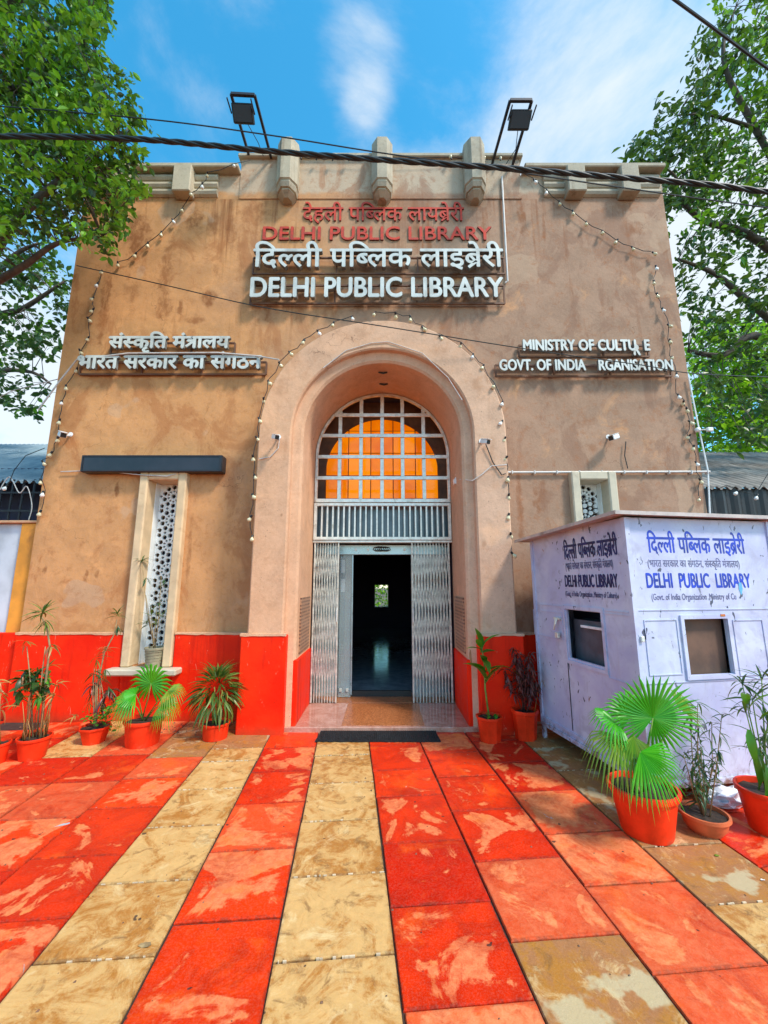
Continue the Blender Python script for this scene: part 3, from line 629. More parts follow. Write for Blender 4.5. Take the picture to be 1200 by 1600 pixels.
# ------------------------------------------------------------------ entrance ironwork
ent = thing('arched_fanlight_grille', 'silver square-bar grille filling the arch above the doorway', 'grille', (CX, 5.32, 2.56))
GY = 5.33
ringp = [(.905, GY), (.905, GY - .035), (.872, GY - .035), (.872, GY)]
sweep_arch(ringp + [ringp[0]], 2.56, 3.2).build('grille_frame', 'steel', ent)
zs = [P(597, y, GY - .03).z for y in (783, 747, 714, 681, 649)]
xs = [P(x, 700, GY - .03).x for x in (531, 564, 597, 629, 662)]
def half_at(z): return .885 if z < 3.2 else math.sqrt(max(.0, .885 ** 2 - (z - 3.2) ** 2))
def top_at(x): return 3.2 + math.sqrt(.885 ** 2 - (x - CX) ** 2)
zb = 2.585
MB().bbox(CX - .89, CX + .89, GY - .05, GY - .005, 2.555, 2.605, .004).build('grille_rail', 'steel', ent)
for z in [3.02 - .21, 3.02, 3.24, 3.47][0:0] + [zs[1], zs[2], zs[3], zs[4]]:
    h = half_at(z); MB().bbox(CX - h, CX + h, GY - .046, GY - .026, z - .024, z + .024, .003).build('horizontal_bar', 'steel', ent)
for x in xs:
    MB().bbox(x - .025, x + .025, GY - .024, GY - .004, 2.60, top_at(x), .003).build('vertical_bar', 'steel', ent)
# orange pane behind
pane = thing('orange_arched_window', 'glowing orange arched pane behind the silver grille', 'window', (CX, 5.75, 2.5))  # the glow is emission painted into orange_glass; nothing lit stands behind
oz0, ozt, ohw = P(597, 792, 5.7).z, P(597, 656, 5.7).z, (P(683, 760, 5.7).x - P(507, 760, 5.7).x) / 2
def clip_poly(pl, ax, val, keep_less):
    out = []
    for i in range(len(pl)):
        a, b = pl[i], pl[(i + 1) % len(pl)]; ia = (a[ax] <= val) == keep_less; ib = (b[ax] <= val) == keep_less
        if ia: out.append(a)
        if ia != ib: t_ = (val - a[ax]) / (b[ax] - a[ax]); out.append((a[0] + (b[0] - a[0]) * t_, a[1] + (b[1] - a[1]) * t_))
    return out
cxs = [CX - .01 - ohw + 2 * ohw * k / 5 for k in range(6)]; czs = [oz0 - .25] + [oz0 + .12 + .34 * k for k in range(5)]
for i in range(5):
    for j in range(len(czs) - 1):
        pl = archpoly(CX - .01, ohw, oz0 - .25, ozt - ohw)
        for (ax, v_, kl) in ((0, cxs[i] + .007, False), (0, cxs[i + 1] - .007, True), (1, czs[j] + .007, False), (1, czs[j + 1] - .007, True)):
            if pl: pl = clip_poly(pl, ax, v_, kl)
        if len(pl) < 3: continue
        ar = abs(sum(pl[k][0] * pl[(k + 1) % len(pl)][1] - pl[(k + 1) % len(pl)][0] * pl[k][1] for k in range(len(pl)))) / 2
        if ar > .002: 
            pp = plate([pl], 5.70, 5.71); rx, rz = random.uniform(-.012, .012), random.uniform(-.012, .012); mx_ = sum(v.x for v in pp.v) / len(pp.v); mz_ = sum(v.z for v in pp.v) / len(pp.v)
            for v in pp.v: v.y += (v.x - mx_) * rx + (v.z - mz_) * rz
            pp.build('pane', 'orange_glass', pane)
plate([archpoly(CX - .01, ohw - .002, oz0 - .249, ozt - ohw)], 5.722, 5.74).build('backing', 'rust_frame', pane)
plate([archpoly(CX, .945, oz0 - .3, 3.3), archpoly(CX - .01, ohw, oz0 - .2501, ozt - ohw)], 5.68, 5.76).build('frame', 'rust_frame', pane)
# transom panel of upright bars
tr = thing('transom_grille', 'steel transom panel of close upright bars under the arched grille', 'grille', (CX, GY, 2.1))
tz1, tz0 = 2.545, P(597, 843, GY - .03).z; 
for z in (tz1 - .02, tz0 + .012): MB().bbox(CX - .905, CX + .905, GY - .06, GY - .01, z - .02, z + .02, .004).build('rail', 'steel', tr)
for sx in (-1, 1): MB().bbox(CX + sx * .885 - .02, CX + sx * .885 + .02, GY - .058, GY - .012, tz0, tz1 - .01, .004).build('end_post', 'steel', tr)
for k in range(23):
    x = CX - .80 + k * .0727; MB().box(x - .010, x + .010, GY - .045, GY - .02, tz0 + .03, tz1 - .038).build('upright_bar', 'steel', tr)
MB().box(CX - .91, CX + .91, GY + .10, GY + .11, tz0, tz1).build('dusty_glass', 'dark_glass', tr)
# steel head beam
MB().bbox(CX - .912, CX + .912, GY - .045, GY + .05, 2.02, tz0 - .012, .004).build('head_beam', 'steel', tr)
# collapsible gates
def gate(pxa, pxb, n, label):
    g = thing('collapsible_gate', label, 'gate', (P((pxa + pxb) / 2, 1000, GY).x, GY, .08))
    x0, x1 = P(pxa, 960, GY).x, P(pxb, 960, GY).x; z0, z1 = .052, 2.03; xs_ = [x0 + (x1 - x0) * k / (n - 1) for k in range(n)]
    for i, x in enumerate(xs_):
        wv = MB(); w_ = .0048 if 0 < i < n - 1 else .010
        wv.box(x - w_, x + w_, GY - .018, GY + .002, z0, z1); wv.build('channel_bar', 'galv', g)
    for (a, b) in ((.30, .72), (.72, 1.14), (1.14, 1.52), (1.52, 1.92)):
        for i in range(n - 1):
            for (za, zb_) in ((a, b), (b, a)):
                yy = GY - .024 if za < zb_ else GY - .030
                MB().bar((xs_[i], yy, za), (xs_[i + 1], yy, zb_), .0085, .004, up=(0, 1, 0)).build('lattice_strip', 'galv', g)
        for i in range(n):
            pass
    MB().bbox(x0 - .012, x0 + .006, GY - .034, GY + .004, z0, z1 + .0, .003).build('edge_post', 'galv', g)
    MB().bbox(x1 - .006, x1 + .012, GY - .034, GY + .004, z0, z1 + .0, .003).build('edge_post', 'galv', g)
    hx = x1 if pxa < 600 else x0
    MB().tube([(hx, GY - .035, 1.0), (hx, GY - .07, 1.02), (hx, GY - .07, 1.16), (hx, GY - .035, 1.18)], .006, 6).build('pull_handle', 'jali', g)
gate(490, 527, 10, 'narrow folded steel lattice gate beside the glass panel')
gate(645, 703, 13, 'wider folded steel lattice gate on the side near the broad-leaf plant')
# glass door
gd = thing('glass_door', 'open glass door with channel head behind the folded lattice gates', 'door', (CX, 5.58, .08))
DY = 5.58
hz0, hz1 = P(597, 867, DY).z, P(597, 852, DY).z
MB().bbox(CX - .91, CX + .91, DY - .05, DY + .03, hz0, hz1, .005).build('head_channel', 'aluminium', gd)
for px in (556, 575, 593, 632, 652):
    q = P(px, 859, DY - .05); m = MB(); m.tube([(q.x, DY - .053, q.z), (q.x, DY - .066, q.z)], .016, 10); m.build('round_fixing', 'bulb_white', gd)
m = MB(); pts = []
for k in range(34):
    a = k * .9; pts.append((CX - .08 + math.sin(a) * .07 + k * .004, DY - .075 + math.cos(a * 1.7) * .012, (hz0 + hz1) / 2 + math.cos(a) * .03 + .01))
m.tube(pts, .006, 5).build('wire_tangle', 'cable', gd)
def gx(px): return P(px, 980, DY).x
MB().bbox(gx(530), gx(549.5), DY - .02, DY - .008, .052, hz0 - .004, .002).build('glass_pane', 'glass', gd)
MB().bbox(gx(549), gx(551), DY - .03, DY + .01, .08, hz0 - .002, .002).build('door_edge', 'aluminium', gd)
MB().bbox(gx(643), gx(698), DY - .02, DY - .008, .052, hz0 - .004, .002).build('glass_pane', 'glass', gd)
MB().bbox(gx(494), gx(529), DY + .01, DY + .022, .052, hz0 - .004, .002).build('glass_pane', 'glass', gd)
for px in (534, 544):
    MB().bbox(gx(px - 2), gx(px + 2), DY - .034, DY - .021, .12, .16, .002).build('patch_clamp', 'steel', gd)
MB().box(gx(551), gx(642), DY + .02, DY + .06, .0485, .12).build('floor_channel', 'black', gd)
# poster-like papers seen through the pane
for (px, py) in ((536, 885), (536, 915)):
    a = P(px - 3, py + 10, 5.66); b = P(px + 3, py - 10, 5.66); MB().box(a.x, b.x, 5.66, 5.663, a.z, b.z).build('paper_notice', 'sticker', gd)
MB().box(-.6, -.5, 6.4, 6.5, .08, 1.9).build('inner_post', 'brown_wall', lib)

# doormat
a, b = G(492, 1160), G(690, 1139); yb = b.y
mt = thing('doormat', 'black ribbed rubber doormat in front of the entrance step', 'doormat', ((a.x + G(690, 1160).x) / 2, (a.y + yb) / 2, 0))
x0, x1 = a.x, G(689, 1160).x
m = MB(); npt = 44
edge0 = [(x0 + (x1 - x0) * k / npt, a.y + random.uniform(-.006, .006)) for k in range(npt + 1)]; edge1 = [(x0 + .03 + (x1 - x0 - .06) * k / npt, yb + random.uniform(-.005, .005)) for k in range(npt + 1)]
vs_ = [(x, y, .003) for x, y in edge0] + [(x, y, .003) for x, y in edge1] + [(x, y, .013) for x, y in edge0] + [(x, y, .013) for x, y in edge1]; N_ = npt + 1; fs = []
for k in range(npt): fs += [(k, k + 1, N_ + k + 1, N_ + k), (2 * N_ + k, 2 * N_ + k + 1, 3 * N_ + k + 1, 3 * N_ + k), (k, k + 1, 2 * N_ + k + 1, 2 * N_ + k), (N_ + k, N_ + k + 1, 3 * N_ + k + 1, 3 * N_ + k)]
fs += [(0, N_, 3 * N_, 2 * N_), (npt, N_ + npt, 3 * N_ + npt, 2 * N_ + npt)]
m.add(vs_, fs).build('mat_base', 'mat', mt)
m = MB()
for k in range(62):
    x = x0 + .02 + (x1 - x0 - .04) * k / 61; y = a.y + .012
    while y < yb - .02: m.box(x - .004, x + .004, y, y + .018, .013, .018); y += .026
tag(m.build('rubber_studs', 'mat', mt), kind='stuff')

# ------------------------------------------------------------------ lettering
class Glyphs:
    def __init__(s): s.c = {}
    def get(s, ch, clip=None):
        key = (ch, clip)
        if key in s.c: return s.c[key]
        def mk(txt):
            c = bpy.data.curves.new('t', 'FONT'); c.body = txt; c.size = 1; c.resolution_u = 4; c.fill_mode = 'BOTH'
            o = bpy.data.objects.new('t', c); me = bpy.data.meshes.new_from_object(o); bpy.data.objects.remove(o); return me
        me = mk(ch); bm = bmesh.new(); bm.from_mesh(me)
        bmesh.ops.remove_doubles(bm, verts=bm.verts, dist=1e-5)
        xs_ = lambda m_: max(v.co.x for v in m_.vertices)
        adv = xs_(mk(ch + 'H')) - xs_(mk('H'))
        if clip is not None:
            x = adv - clip
            bmesh.ops.bisect_plane(bm, geom=bm.verts[:] + bm.edges[:] + bm.faces[:], plane_co=(x, 0, 0), plane_no=(1, 0, 0), clear_outer=True); adv = x
        bm.verts.index_update()
        s.c[key] = ([v.co.copy() for v in bm.verts], [tuple(v.index for v in f.verts) for f in bm.faces], adv); bm.free(); return s.c[key]
GL = Glyphs()
HALF = .20
def quad(p0, p1, w_):
    a, b = Vector(p0), Vector(p1); d = (b - a).normalized(); n = Vector((-d.y, d.x)) * w_ / 2
    return [Vector((q.x, q.y, 0)) for q in (a - n, b - n, b + n, a + n)], [(0, 1, 2, 3)]
def layout(toks):
    """toks: list of glyph tokens -> list of (verts, faces) clusters and the total advance. '~x' = half form of x, 'RA' = below-base stroke, 'TRA' = tra conjunct"""
    x = 0; out = []; cur = None
    for tk in toks:
        if tk == ' ': x += .30; cur = None; continue
        if tk == 'RA': v, f = quad((x - .16, .20), (x - .44, -.02), .075); adv = 0
        elif tk == 'TRA':
            v, f, adv = GL.get('ा'); v = [q + Vector((.30, 0, 0)) for q in v]; adv += .30; f = list(f)
            for (a, b, w_) in (((.02, .585), (.34, .585), .07), ((.10, .40), (.38, .40), .075), ((.38, .36), (.06, .08), .08)):
                v2, f2 = quad(a, b, w_); k = len(v); v = v + v2; f = f + [tuple(i + k for i in ff) for ff in f2]
            v = [q + Vector((x, 0, 0)) for q in v]
        elif tk[0] == '~': v, f, adv = GL.get(tk[1], HALF); v = [q + Vector((x, 0, 0)) for q in v]
        else: v, f, adv = GL.get(tk); v = [q + Vector((x, 0, 0)) for q in v]
        mark = (adv < .05)
        if mark and out and tk != 'RA' or tk == 'RA':
            V, F = out[-1]; k = len(V); out[-1] = (V + v, F + [tuple(i + k for i in ff) for ff in f])
        else: out.append((list(v), list(f)))
        x += adv
    return out, x
def letters(toks, x0, x1, z0, z1, Y, depth, mat, parent, bold=.0, capz=(0.0, .72), name='letter', slant=0.0, joined=False, local=False, skip=(), jitter=0.0, tracking=0.0, tf=None):
    cl, W_ = layout(toks)
    xs_ = [v.x for V, F in cl for v in V]; mn, mx_ = min(xs_), max(xs_)
    sx = (x1 - x0) / (mx_ - mn); sz = (z1 - z0) / (capz[1] - capz[0]); made = []; big = MB()
    for li, (V, F) in enumerate(cl):
        if li in skip: continue
        bm = bmesh.new(); offs = [(0, 0)] if not bold else [(-bold, 0), (bold, 0), (0, bold), (0, -bold), (0, 0)]
        if mat_shift := (li % 2): pass
        for oi, (ox, oz) in enumerate(offs):
            dy = oi * .0004 + (li % 2) * .0002
            vv = [bm.verts.new((x0 + (v.x - mn) * sx + ox + slant * v.y * sz, Y + dy, z0 + (v.y - capz[0]) * sz + oz)) for v in V]
            fl = []
            for f in F:
                try: fl.append(bm.faces.new([vv[i] for i in f]))
                except ValueError: pass
            if depth:
                r = bmesh.ops.extrude_face_region(bm, geom=fl)
                for e in r['geom']:
                    if isinstance(e, bmesh.types.BMVert): e.co.y += depth
        m = MB().bm(bm)
        if tf: m.v = [tf(v, li) for v in m.v]
        if joined: big.add(m.v, m.f)
        else:
            o_ = m.build(name, mat, parent, local=local); made.append(o_); o_.data.materials.append(M['letter_return' if mat == 'white_letter' else 'red_letter_side'])
            for f_ in o_.data.polygons:
                if abs(f_.normal.y) < .5: f_.material_index = 1
    if joined: made.append(tag(big.build(name, mat, parent, local=local), kind='stuff'))
    return made
DILLI = ['ि', 'द', '~ल', 'ल', 'ी', ' ', 'प', 'ि', '~ब', 'ल', 'क', ' ', 'ल', 'ा', 'इ', 'ब', 'RA', 'े', 'र', 'ी']
DEHALI = ['द', 'े', 'ह', 'ल', 'ी', ' ', 'प', 'ि', '~ब', 'ल', 'क', ' ', 'ल', 'ा', 'य', 'ब', 'RA', 'े', 'र', 'ी']
SANSK = ['स', 'ं', '~स', 'क', 'ृ', 'ि', 'त', ' ', 'म', 'ं', 'TRA', 'ा', 'ल', 'य']
BHARAT = ['भ', 'ा', 'र', 'त', ' ', 'स', 'र', 'क', 'ा', 'र', ' ', 'क', 'ा', ' ', 'स', 'ं', 'ग', 'ठ', 'न']
# raised red lettering on the plaster
def boxpx(xa, xb, yb, yt, Y): a, b = P((xa + xb) / 2, yb, Y), P((xa + xb) / 2, yt, Y); return P(xa, (yb + yt) / 2, Y).x, P(xb, (yb + yt) / 2, Y).x, a.z, b.z
rl = thing('red_hindi_lettering', 'faded red Hindi lettering in relief, topmost line of the front', 'lettering', P(600, 350, 4.83))
x0, x1, z0, z1 = boxpx(473, 725, 344, 324, 4.83); letters(DEHALI, x0, x1, z0, z1, 4.83, .018, 'red_letter', rl, .003, (0, .62))
rl = thing('red_english_lettering', 'faded red English letters in relief between the two Hindi lines', 'lettering', P(600, 375, 4.83))
x0, x1, z0, z1 = boxpx(411, 768, 374, 353, 4.83)
letters(list('DELHI PUBLIC LIBRARY'), x0, x1, z0, z1, 4.83, .018, 'red_letter', rl, .005)
def sign(name, toks, box, cap, label, bold=.012, depth=.075, cells=None, Y=4.70, ladder=True, **k):
    x0, x1, z0, z1 = box; sg = thing(name, label, 'sign', ((x0 + x1) / 2, Y, z0))
    m = MB(); h = z1 - z0
    za, zb_ = z0 - .035, z0 + h * .80
    for z in (za, zb_): m.bar((x0 - .03, Y + .095, z), (x1 + .04, Y + .095, z), .022)
    xs_ = cells or [x0 - .03, x0 + (x1 - x0) * .33, x0 + (x1 - x0) * .66, x1 + .04]
    for x in xs_: m.bar((x, Y + .097, za), (x, Y + .097, zb_), .020)
    m.build('mounting_frame', 'rust_frame', sg)
    m = MB()
    for x in xs_: m.bar((x, Y + .105, za + .03), (x, WALLY - .013, za + .03), .012); m.bar((x, Y + .105, zb_ - .02), (x, WALLY - .013, zb_ - .02), .012)
    m.build('wall_bracket', 'rust_frame', sg)
    letters(toks, x0, x1, z0, z1, Y, depth, 'white_letter', sg, bold, cap, **k); return sg
sign('hindi_name_sign', DILLI, boxpx(396, 786, 416, 389, 4.70), (0, .62), 'large white Hindi letters on a brown frame above the English name', .007, .065)
sign('english_name_sign', list('DELHI PUBLIC LIBRARY'), boxpx(392, 786, 463, 432, 4.70), (0, .72), 'large white English letters on a frame reading DELHI PUBLIC LIBRARY', .009, .065)
sign('hindi_ministry_sign', SANSK, boxpx(170, 358, 543, 526, 4.72), (0, .62), 'short upper line of white Hindi letters above the black sign box', .009, .045, Y=4.72)
sign('hindi_organisation_sign', BHARAT, boxpx(121, 408, 575, 556, 4.72), (0, .62), 'long lower line of white Hindi letters above the black sign box', .009, .045, Y=4.72)
def fallen(v, li): return v
def tf_r(v, li):
    if li == 15: return Vector((v.x - .035, v.y + .03, v.z - .045))
    return v
sign('ministry_sign', list('MINISTRY OF CULTURE'), boxpx(818, 1015, 547, 530, 4.72), (0, .72), 'upper English sign reading MINISTRY OF CULTURE with one letter slipped', .007, .04, Y=4.72, tf=tf_r)
sg = sign('organisation_sign', list('GOVT. OF INDIA ORGANISATION'), boxpx(781, 1051, 578, 561, 4.72), (0, .72), 'lower English sign of the pair with its letter O missing', .006, .04, Y=4.72, skip=(12,))

# black blank sign box
a, b = P(125, 737, 4.72), P(348, 711, 4.72)
sb = thing('blank_sign_box', 'long black empty sign box above the tall pierced window', 'sign', ((a.x + b.x) / 2, 4.78, a.z))
MB().bbox(a.x, b.x, 4.72, WALLY - .002, a.z, b.z, .008).build('case', 'signbox', sb)
m = MB(); f_ = .022
m.box(a.x + .006, b.x - .006, 4.712, 4.7195, a.z + .004, a.z + f_); m.box(a.x + .006, b.x - .006, 4.712, 4.7195, b.z - f_, b.z - .004)
m.box(a.x + .006, a.x + f_, 4.711, 4.7195, a.z + f_, b.z - f_); m.box(b.x - f_ * 1.6, b.x - .006, 4.711, 4.7195, a.z + f_, b.z - f_); m.build('rim', 'iron', sb)

# ------------------------------------------------------------------ floodlights on roof arms
def flood(bot, top, lampc, label, sgn):
    Yb = WALLY - .02; B = [P(*p_, Yb) for p_ in bot]; T = [P(*p_, 4.12) for p_ in top]
    fl = thing('roof_floodlight', label, 'floodlight', (B[0] + B[1]) / 2, 0, 'floodlights on the roof edge')
    for q in (0, 1): MB().bar(B[q], T[q], .032).build('arm', 'iron', fl)
    MB().bar(T[0], T[1], .034).build('cross_bar', 'iron', fl)
    c = P(*lampc, 4.25); ax = (B[0] - T[0]).normalized()
    lx = (T[1] - T[0]).normalized(); ly = ax; lz = lx.cross(ly).normalized()
    tilt = Matrix.Rotation(R(-38), 3, lx); ly = tilt @ ly; lz = tilt @ lz
    mm = Matrix((lx, ly, lz)).transposed(); 
    def put(m_): m_.v = [c + mm @ v for v in m_.v]; return m_
    hs_ = put(MB().bbox(-.135, .135, -.10, .10, -.03, .02, .012)).build('housing', 'black', fl)
    for k in range(11): x = -.12 + k * .024; put(MB().box(x - .004, x + .004, -.09, .09, .0205, .055)).build('cooling_fin', 'black', hs_)
    put(MB().box(-.115, .115, -.08, .08, -.034, -.0302)).build('lens', 'lamp_glass', hs_)
    put(MB().bbox(-.05, .05, -.10, -.02, .056, .10, .01)).build('driver_box', 'black', hs_)
    br = MB(); br.bar(c - lx * .15 , c - lx * .15 + (T[0] - B[0]).normalized() * .16, .012, .02); br.bar(c + lx * .15, c + lx * .15 + (T[0] - B[0]).normalized() * .16, .012, .02); br.build('bracket', 'iron', fl)
    w_ = MB(); a_ = c + Vector((0, .05, 0)); b_ = (B[0] + B[1]) / 2 + Vector((.05, 0, 0)); w_.tube([a_, (a_ + b_) / 2 + Vector((.05, 0, -.06)), b_], .005, 5); w_.build('power_cord', 'cable', fl)
flood([(390, 246), (424, 247)], [(361, 147), (398, 149)], (380, 178), 'black roof floodlight on twin arms above the word DELHI', -1)
flood([(769, 256), (801, 257)], [(797, 157), (831, 157)], (812, 188), 'black roof floodlight on twin arms beside the upright conduit', 1)

# ------------------------------------------------------------------ conduits and wires
def run(name, pts, r, mat, label, cat, n=6, extra=None):
    m = MB(); m.tube(pts, r, n); o = m.build(name, mat); tag(o, label, cat); return o
Yw = WALLY - .03
run('wall_conduit', [P(784, 276, Yw), P(787, 330, Yw), P(793, 440, Yw), P(789, 442, Yw)], .014, 'conduit', 'upright pale conduit running down from the roof beside the name signs', 'pipe', 8)
c_ = thing('horizontal_conduit', 'long level pale conduit above the small window by the kiosk', 'pipe', P(795, 738, Yw))
MB().tube([P(793, 738, Yw), P(950, 737.5, Yw), P(1109, 737, Yw)], .014, 8).build('tube', 'conduit', c_)
for x in (800, 835, 870, 905, 940, 975, 1010, 1045, 1080, 1105):
    q = P(x, 738, Yw); MB().bbox(q.x - .008, q.x + .008, Yw - .018, WALLY - .001, q.z - .022, q.z + .022, .003).build('clip', 'conduit', c_)
run('corner_cable', [P(1076, 590, 4.82), P(1090, 660, 4.82), P(1106, 735, 4.82), P(1109, 800, 4.82), P(1112, 870, 4.82)], .010, 'jali', 'pale cable down the building corner beside the kiosk', 'cable')
run('signbox_wire', [P(95, 737, Yw), P(150, 735, Yw), P(220, 742, 4.75), P(260, 744, 4.74), P(300, 735, Yw)], .006, 'conduit', 'thin pale wire under the black sign box', 'cable')
run('sign_feed_cable', [P(60, 640, 4.8), P(92, 597, 4.8), P(120, 562, 4.76), P(200, 552, 4.70), P(340, 551, 4.70), P(400, 556, 4.72), P(436, 562, 4.6)], .010, 'conduit', 'pale cable running over the long Hindi sign', 'cable')
def catenary(pts, n=10):
    out = []
    for i in range(len(pts) - 1):
        p0 = pts[max(i - 1, 0)]; p1 = pts[i]; p2 = pts[i + 1]; p3 = pts[min(i + 2, len(pts) - 1)]
        for k in range(n):
            t_ = k / n; out.append(.5 * ((2 * p1) + (p2 - p0) * t_ + (2 * p0 - 5 * p1 + 4 * p2 - p3) * t_ ** 2 + (-p0 + 3 * p1 - 3 * p2 + p3) * t_ ** 3))
    out.append(pts[-1]); return out
path = catenary([P(-160, 214, 3.0), P(0, 213, 3.0), P(210, 217, 3.0), P(420, 236, 3.0), P(600, 250, 3.0), P(790, 263, 3.0), P(950, 276, 3.0), P(1100, 288, 3.0), P(1200, 300, 3.0), P(1400, 322, 3.0)], 22)
tc_ = thing('twisted_power_cable', 'thick black twisted power cable sagging across the top of the front', 'cable', path[0])
for st in range(3):
    pts = []; L_ = 0
    for i, q in enumerate(path):
        if i: L_ += (q - path[i - 1]).length
        a = L_ * 2 * math.pi / .50 + st * 2.094; pts.append(q + Vector((0, math.cos(a), math.sin(a))) * .012)
    MB().tube(pts, .0125, 7).build('strand', 'cable', tc_, smooth=True)
run('upper_thin_cable', catenary([P(-120, 160, 3.3), P(0, 166, 3.3), P(240, 187, 3.3), P(420, 211, 3.3), P(590, 238, 3.3), P(760, 262, 3.3), P(950, 290, 3.3), P(1180, 322, 3.3), P(1400, 350, 3.3)], 8), .0065, 'cable', 'thin cable just above the thick twisted cable', 'cable')
run('middle_thin_cable', catenary([P(120, 415, 4.60), P(260, 446, 4.45), P(410, 480, 4.3), P(600, 510, 4.22), P(840, 548, 4.4), P(1000, 570, 4.6), P(1090, 584, 4.75), P(1240, 590, 5.4)], 8), .006, 'cable', 'thin cable slanting across the front below the large signs', 'cable')
run('near_overhead_cable', [P(1000, -45, 2.4), P(1052, -2, 2.4), P(1115, 44, 2.5), P(1190, 100, 2.7), P(1300, 180, 3.0)], .011, 'cable', 'short stretch of cable above the tree beyond the second floodlight', 'cable')
run('left_roof_cable', [P(-40, 640, 5.2), P(20, 610, 5.1), P(92, 592, 4.9)], .006, 'conduit', 'thin pale cable from the long Hindi sign to beyond the tin roof', 'cable')
run('camera_wire', [P(978, 690, Yw), P(976, 712, Yw), P(981, 732, Yw)], .006, 'cable', 'short black wire from the wall camera down to the level conduit', 'cable')

# ------------------------------------------------------------------ string lights
bulbm = None
def bulb_proto():
    m = MB(); m.lathe([(.0, -.066), (.016, -.062), (.026, -.048), (.027, -.038), (.020, -.022), (.012, -.010), (.0115, 0), (0, 0)], 10); b = m.mesh('bulb', smooth=True); b.materials.append(M['bulb'])
    bw = b.copy(); bw.materials.clear(); bw.materials.append(M['bulb_white'])
    m = MB(); m.lathe([(0, .030), (.010, .030), (.0135, .022), (.0135, -.004), (0, -.004)], 8); s_ = m.mesh('socket'); s_.materials.append(M['black']); return b, bw, s_
BM_, BW_, SM_ = bulb_proto()
def string(label, pts, Y, white=False, ori=None, extra=None, start=None, cab=.0045, flip=False):
    Yf = Y if callable(Y) else (lambda i: Y)
    Wp = [P(x, y, Yf(i)) for i, (x, y) in enumerate(pts)]
    sl = thing('string_lights', label, 'string lights', Wp[0], 0, 'festoon bulbs strung on the front')
    cp = []
    for i, q in enumerate(Wp):
        cp.append(q + Vector((random.uniform(-.02, .02), .012, .035)))
        if i < len(Wp) - 1: cp.append((q + Wp[i + 1]) / 2 + Vector((random.uniform(-.02, .02), .01, random.uniform(-.01, .03))))
    if start: cp = [P(*s_) for s_ in start] + cp
    if extra: cp += [P(*s_) for s_ in extra]
    MB().tube(cp, cab, 5).build('wire', 'cable', sl)
    for i, q in enumerate(Wp):
        e = Euler((random.uniform(-.5, .9), random.uniform(-.7, .7), 0)) if not flip else Euler((R(180) + random.uniform(-.4, .4), random.uniform(-.4, .4), 0))
        b = bpy.data.objects.new('bulb', BW_ if (white or random.random() < .15) else BM_); COL.objects.link(b); b.parent = sl
        b.location = q - Wp[0]; b.rotation_euler = e; sc_ = random.uniform(.78, .95); b.scale = (sc_,) * 3; WLOC[b.name] = Vector((0, 0, 0))
        s_ = bpy.data.objects.new('socket', SM_); COL.objects.link(s_); s_.parent = b
    return sl
YE = WALLY - .05
string('string of bulbs slanting down from the roof edge towards the tree', [(365, 258), (324, 271), (316, 288), (298, 303), (285, 327), (270, 344), (252, 364), (231, 381), (212, 397), (184, 411)], lambda i: 4.66 if i < 4 else YE, start=[(392, 250, 4.75)])
string('string of bulbs hanging down the building edge beside the leafy tree', [(159, 424), (152, 444), (145, 466), (145, 484), (138, 498), (138, 528), (125, 548), (120, 577), (103, 604), (96, 628), (93, 657), (90, 685), (80, 708), (67, 722), (63, 751), (67, 770), (63, 800)], YE)
string('string of bulbs along the arch on the side of the tall pierced window', [(550, 496), (521, 505), (497, 518), (475, 533), (453, 551), (437, 568), (420, 597), (412, 624), (405, 655), (401, 684), (395, 714), (398, 743), (395, 774), (392, 808), (394, 839)], 4.40)
string('string of bulbs along the arch on the side of the kiosk', [(585, 490), (618, 491), (641, 496), (661, 512), (688, 526), (720, 538), (739, 555), (755, 572), (772, 602), (785, 629), (784, 659), (789, 685), (791, 715), (794, 747), (795, 774), (795, 805), (798, 835), (801, 865)], 4.40)
string('string of bulbs slanting from the conduit down to the far roof corner', [(835, 282), (854, 298), (874, 316), (895, 331), (916, 348), (941, 362), (964, 376), (988, 387), (1021, 395)], lambda i: 4.66 if i < 2 else YE, start=[(800, 262, 4.75)])
string('string of bulbs hanging down the building edge above the kiosk', [(1025, 417), (1022, 440), (1027, 460), (1036, 483), (1045, 508), (1047, 532), (1050, 558), (1057, 585), (1060, 618), (1068, 628), (1073, 639), (1078, 659), (1077, 681), (1084, 698), (1088, 723), (1094, 750), (1093, 779)], YE)
string('string of small bulbs standing along the centre parapet', [(470, 246), (495, 247), (520, 248), (545, 248), (705, 247), (732, 249), (757, 250), (782, 249)], 4.76, flip=True)
# a lone bulb lamp on a bracket at the wall corner
q = P(1090, 672, 4.80); lb = thing('corner_lamp', 'small white lamp on a short arm at the wall corner above the tin roof', 'lamp', q)
MB().tube([q, q + Vector((.12, -.02, 0))], .008, 6).build('arm', 'conduit', lb); m = MB(); m.lathe([(0, -.03), (.03, -.02), (.032, .02), (0, .035)], 10, q); m.build('shade', 'cctv', lb, smooth=True); MB().bbox(q.x + .10, q.x + .17, q.y - .04, q.y, q.z - .025, q.z + .025, .006).build('junction_box', 'cctv', lb)

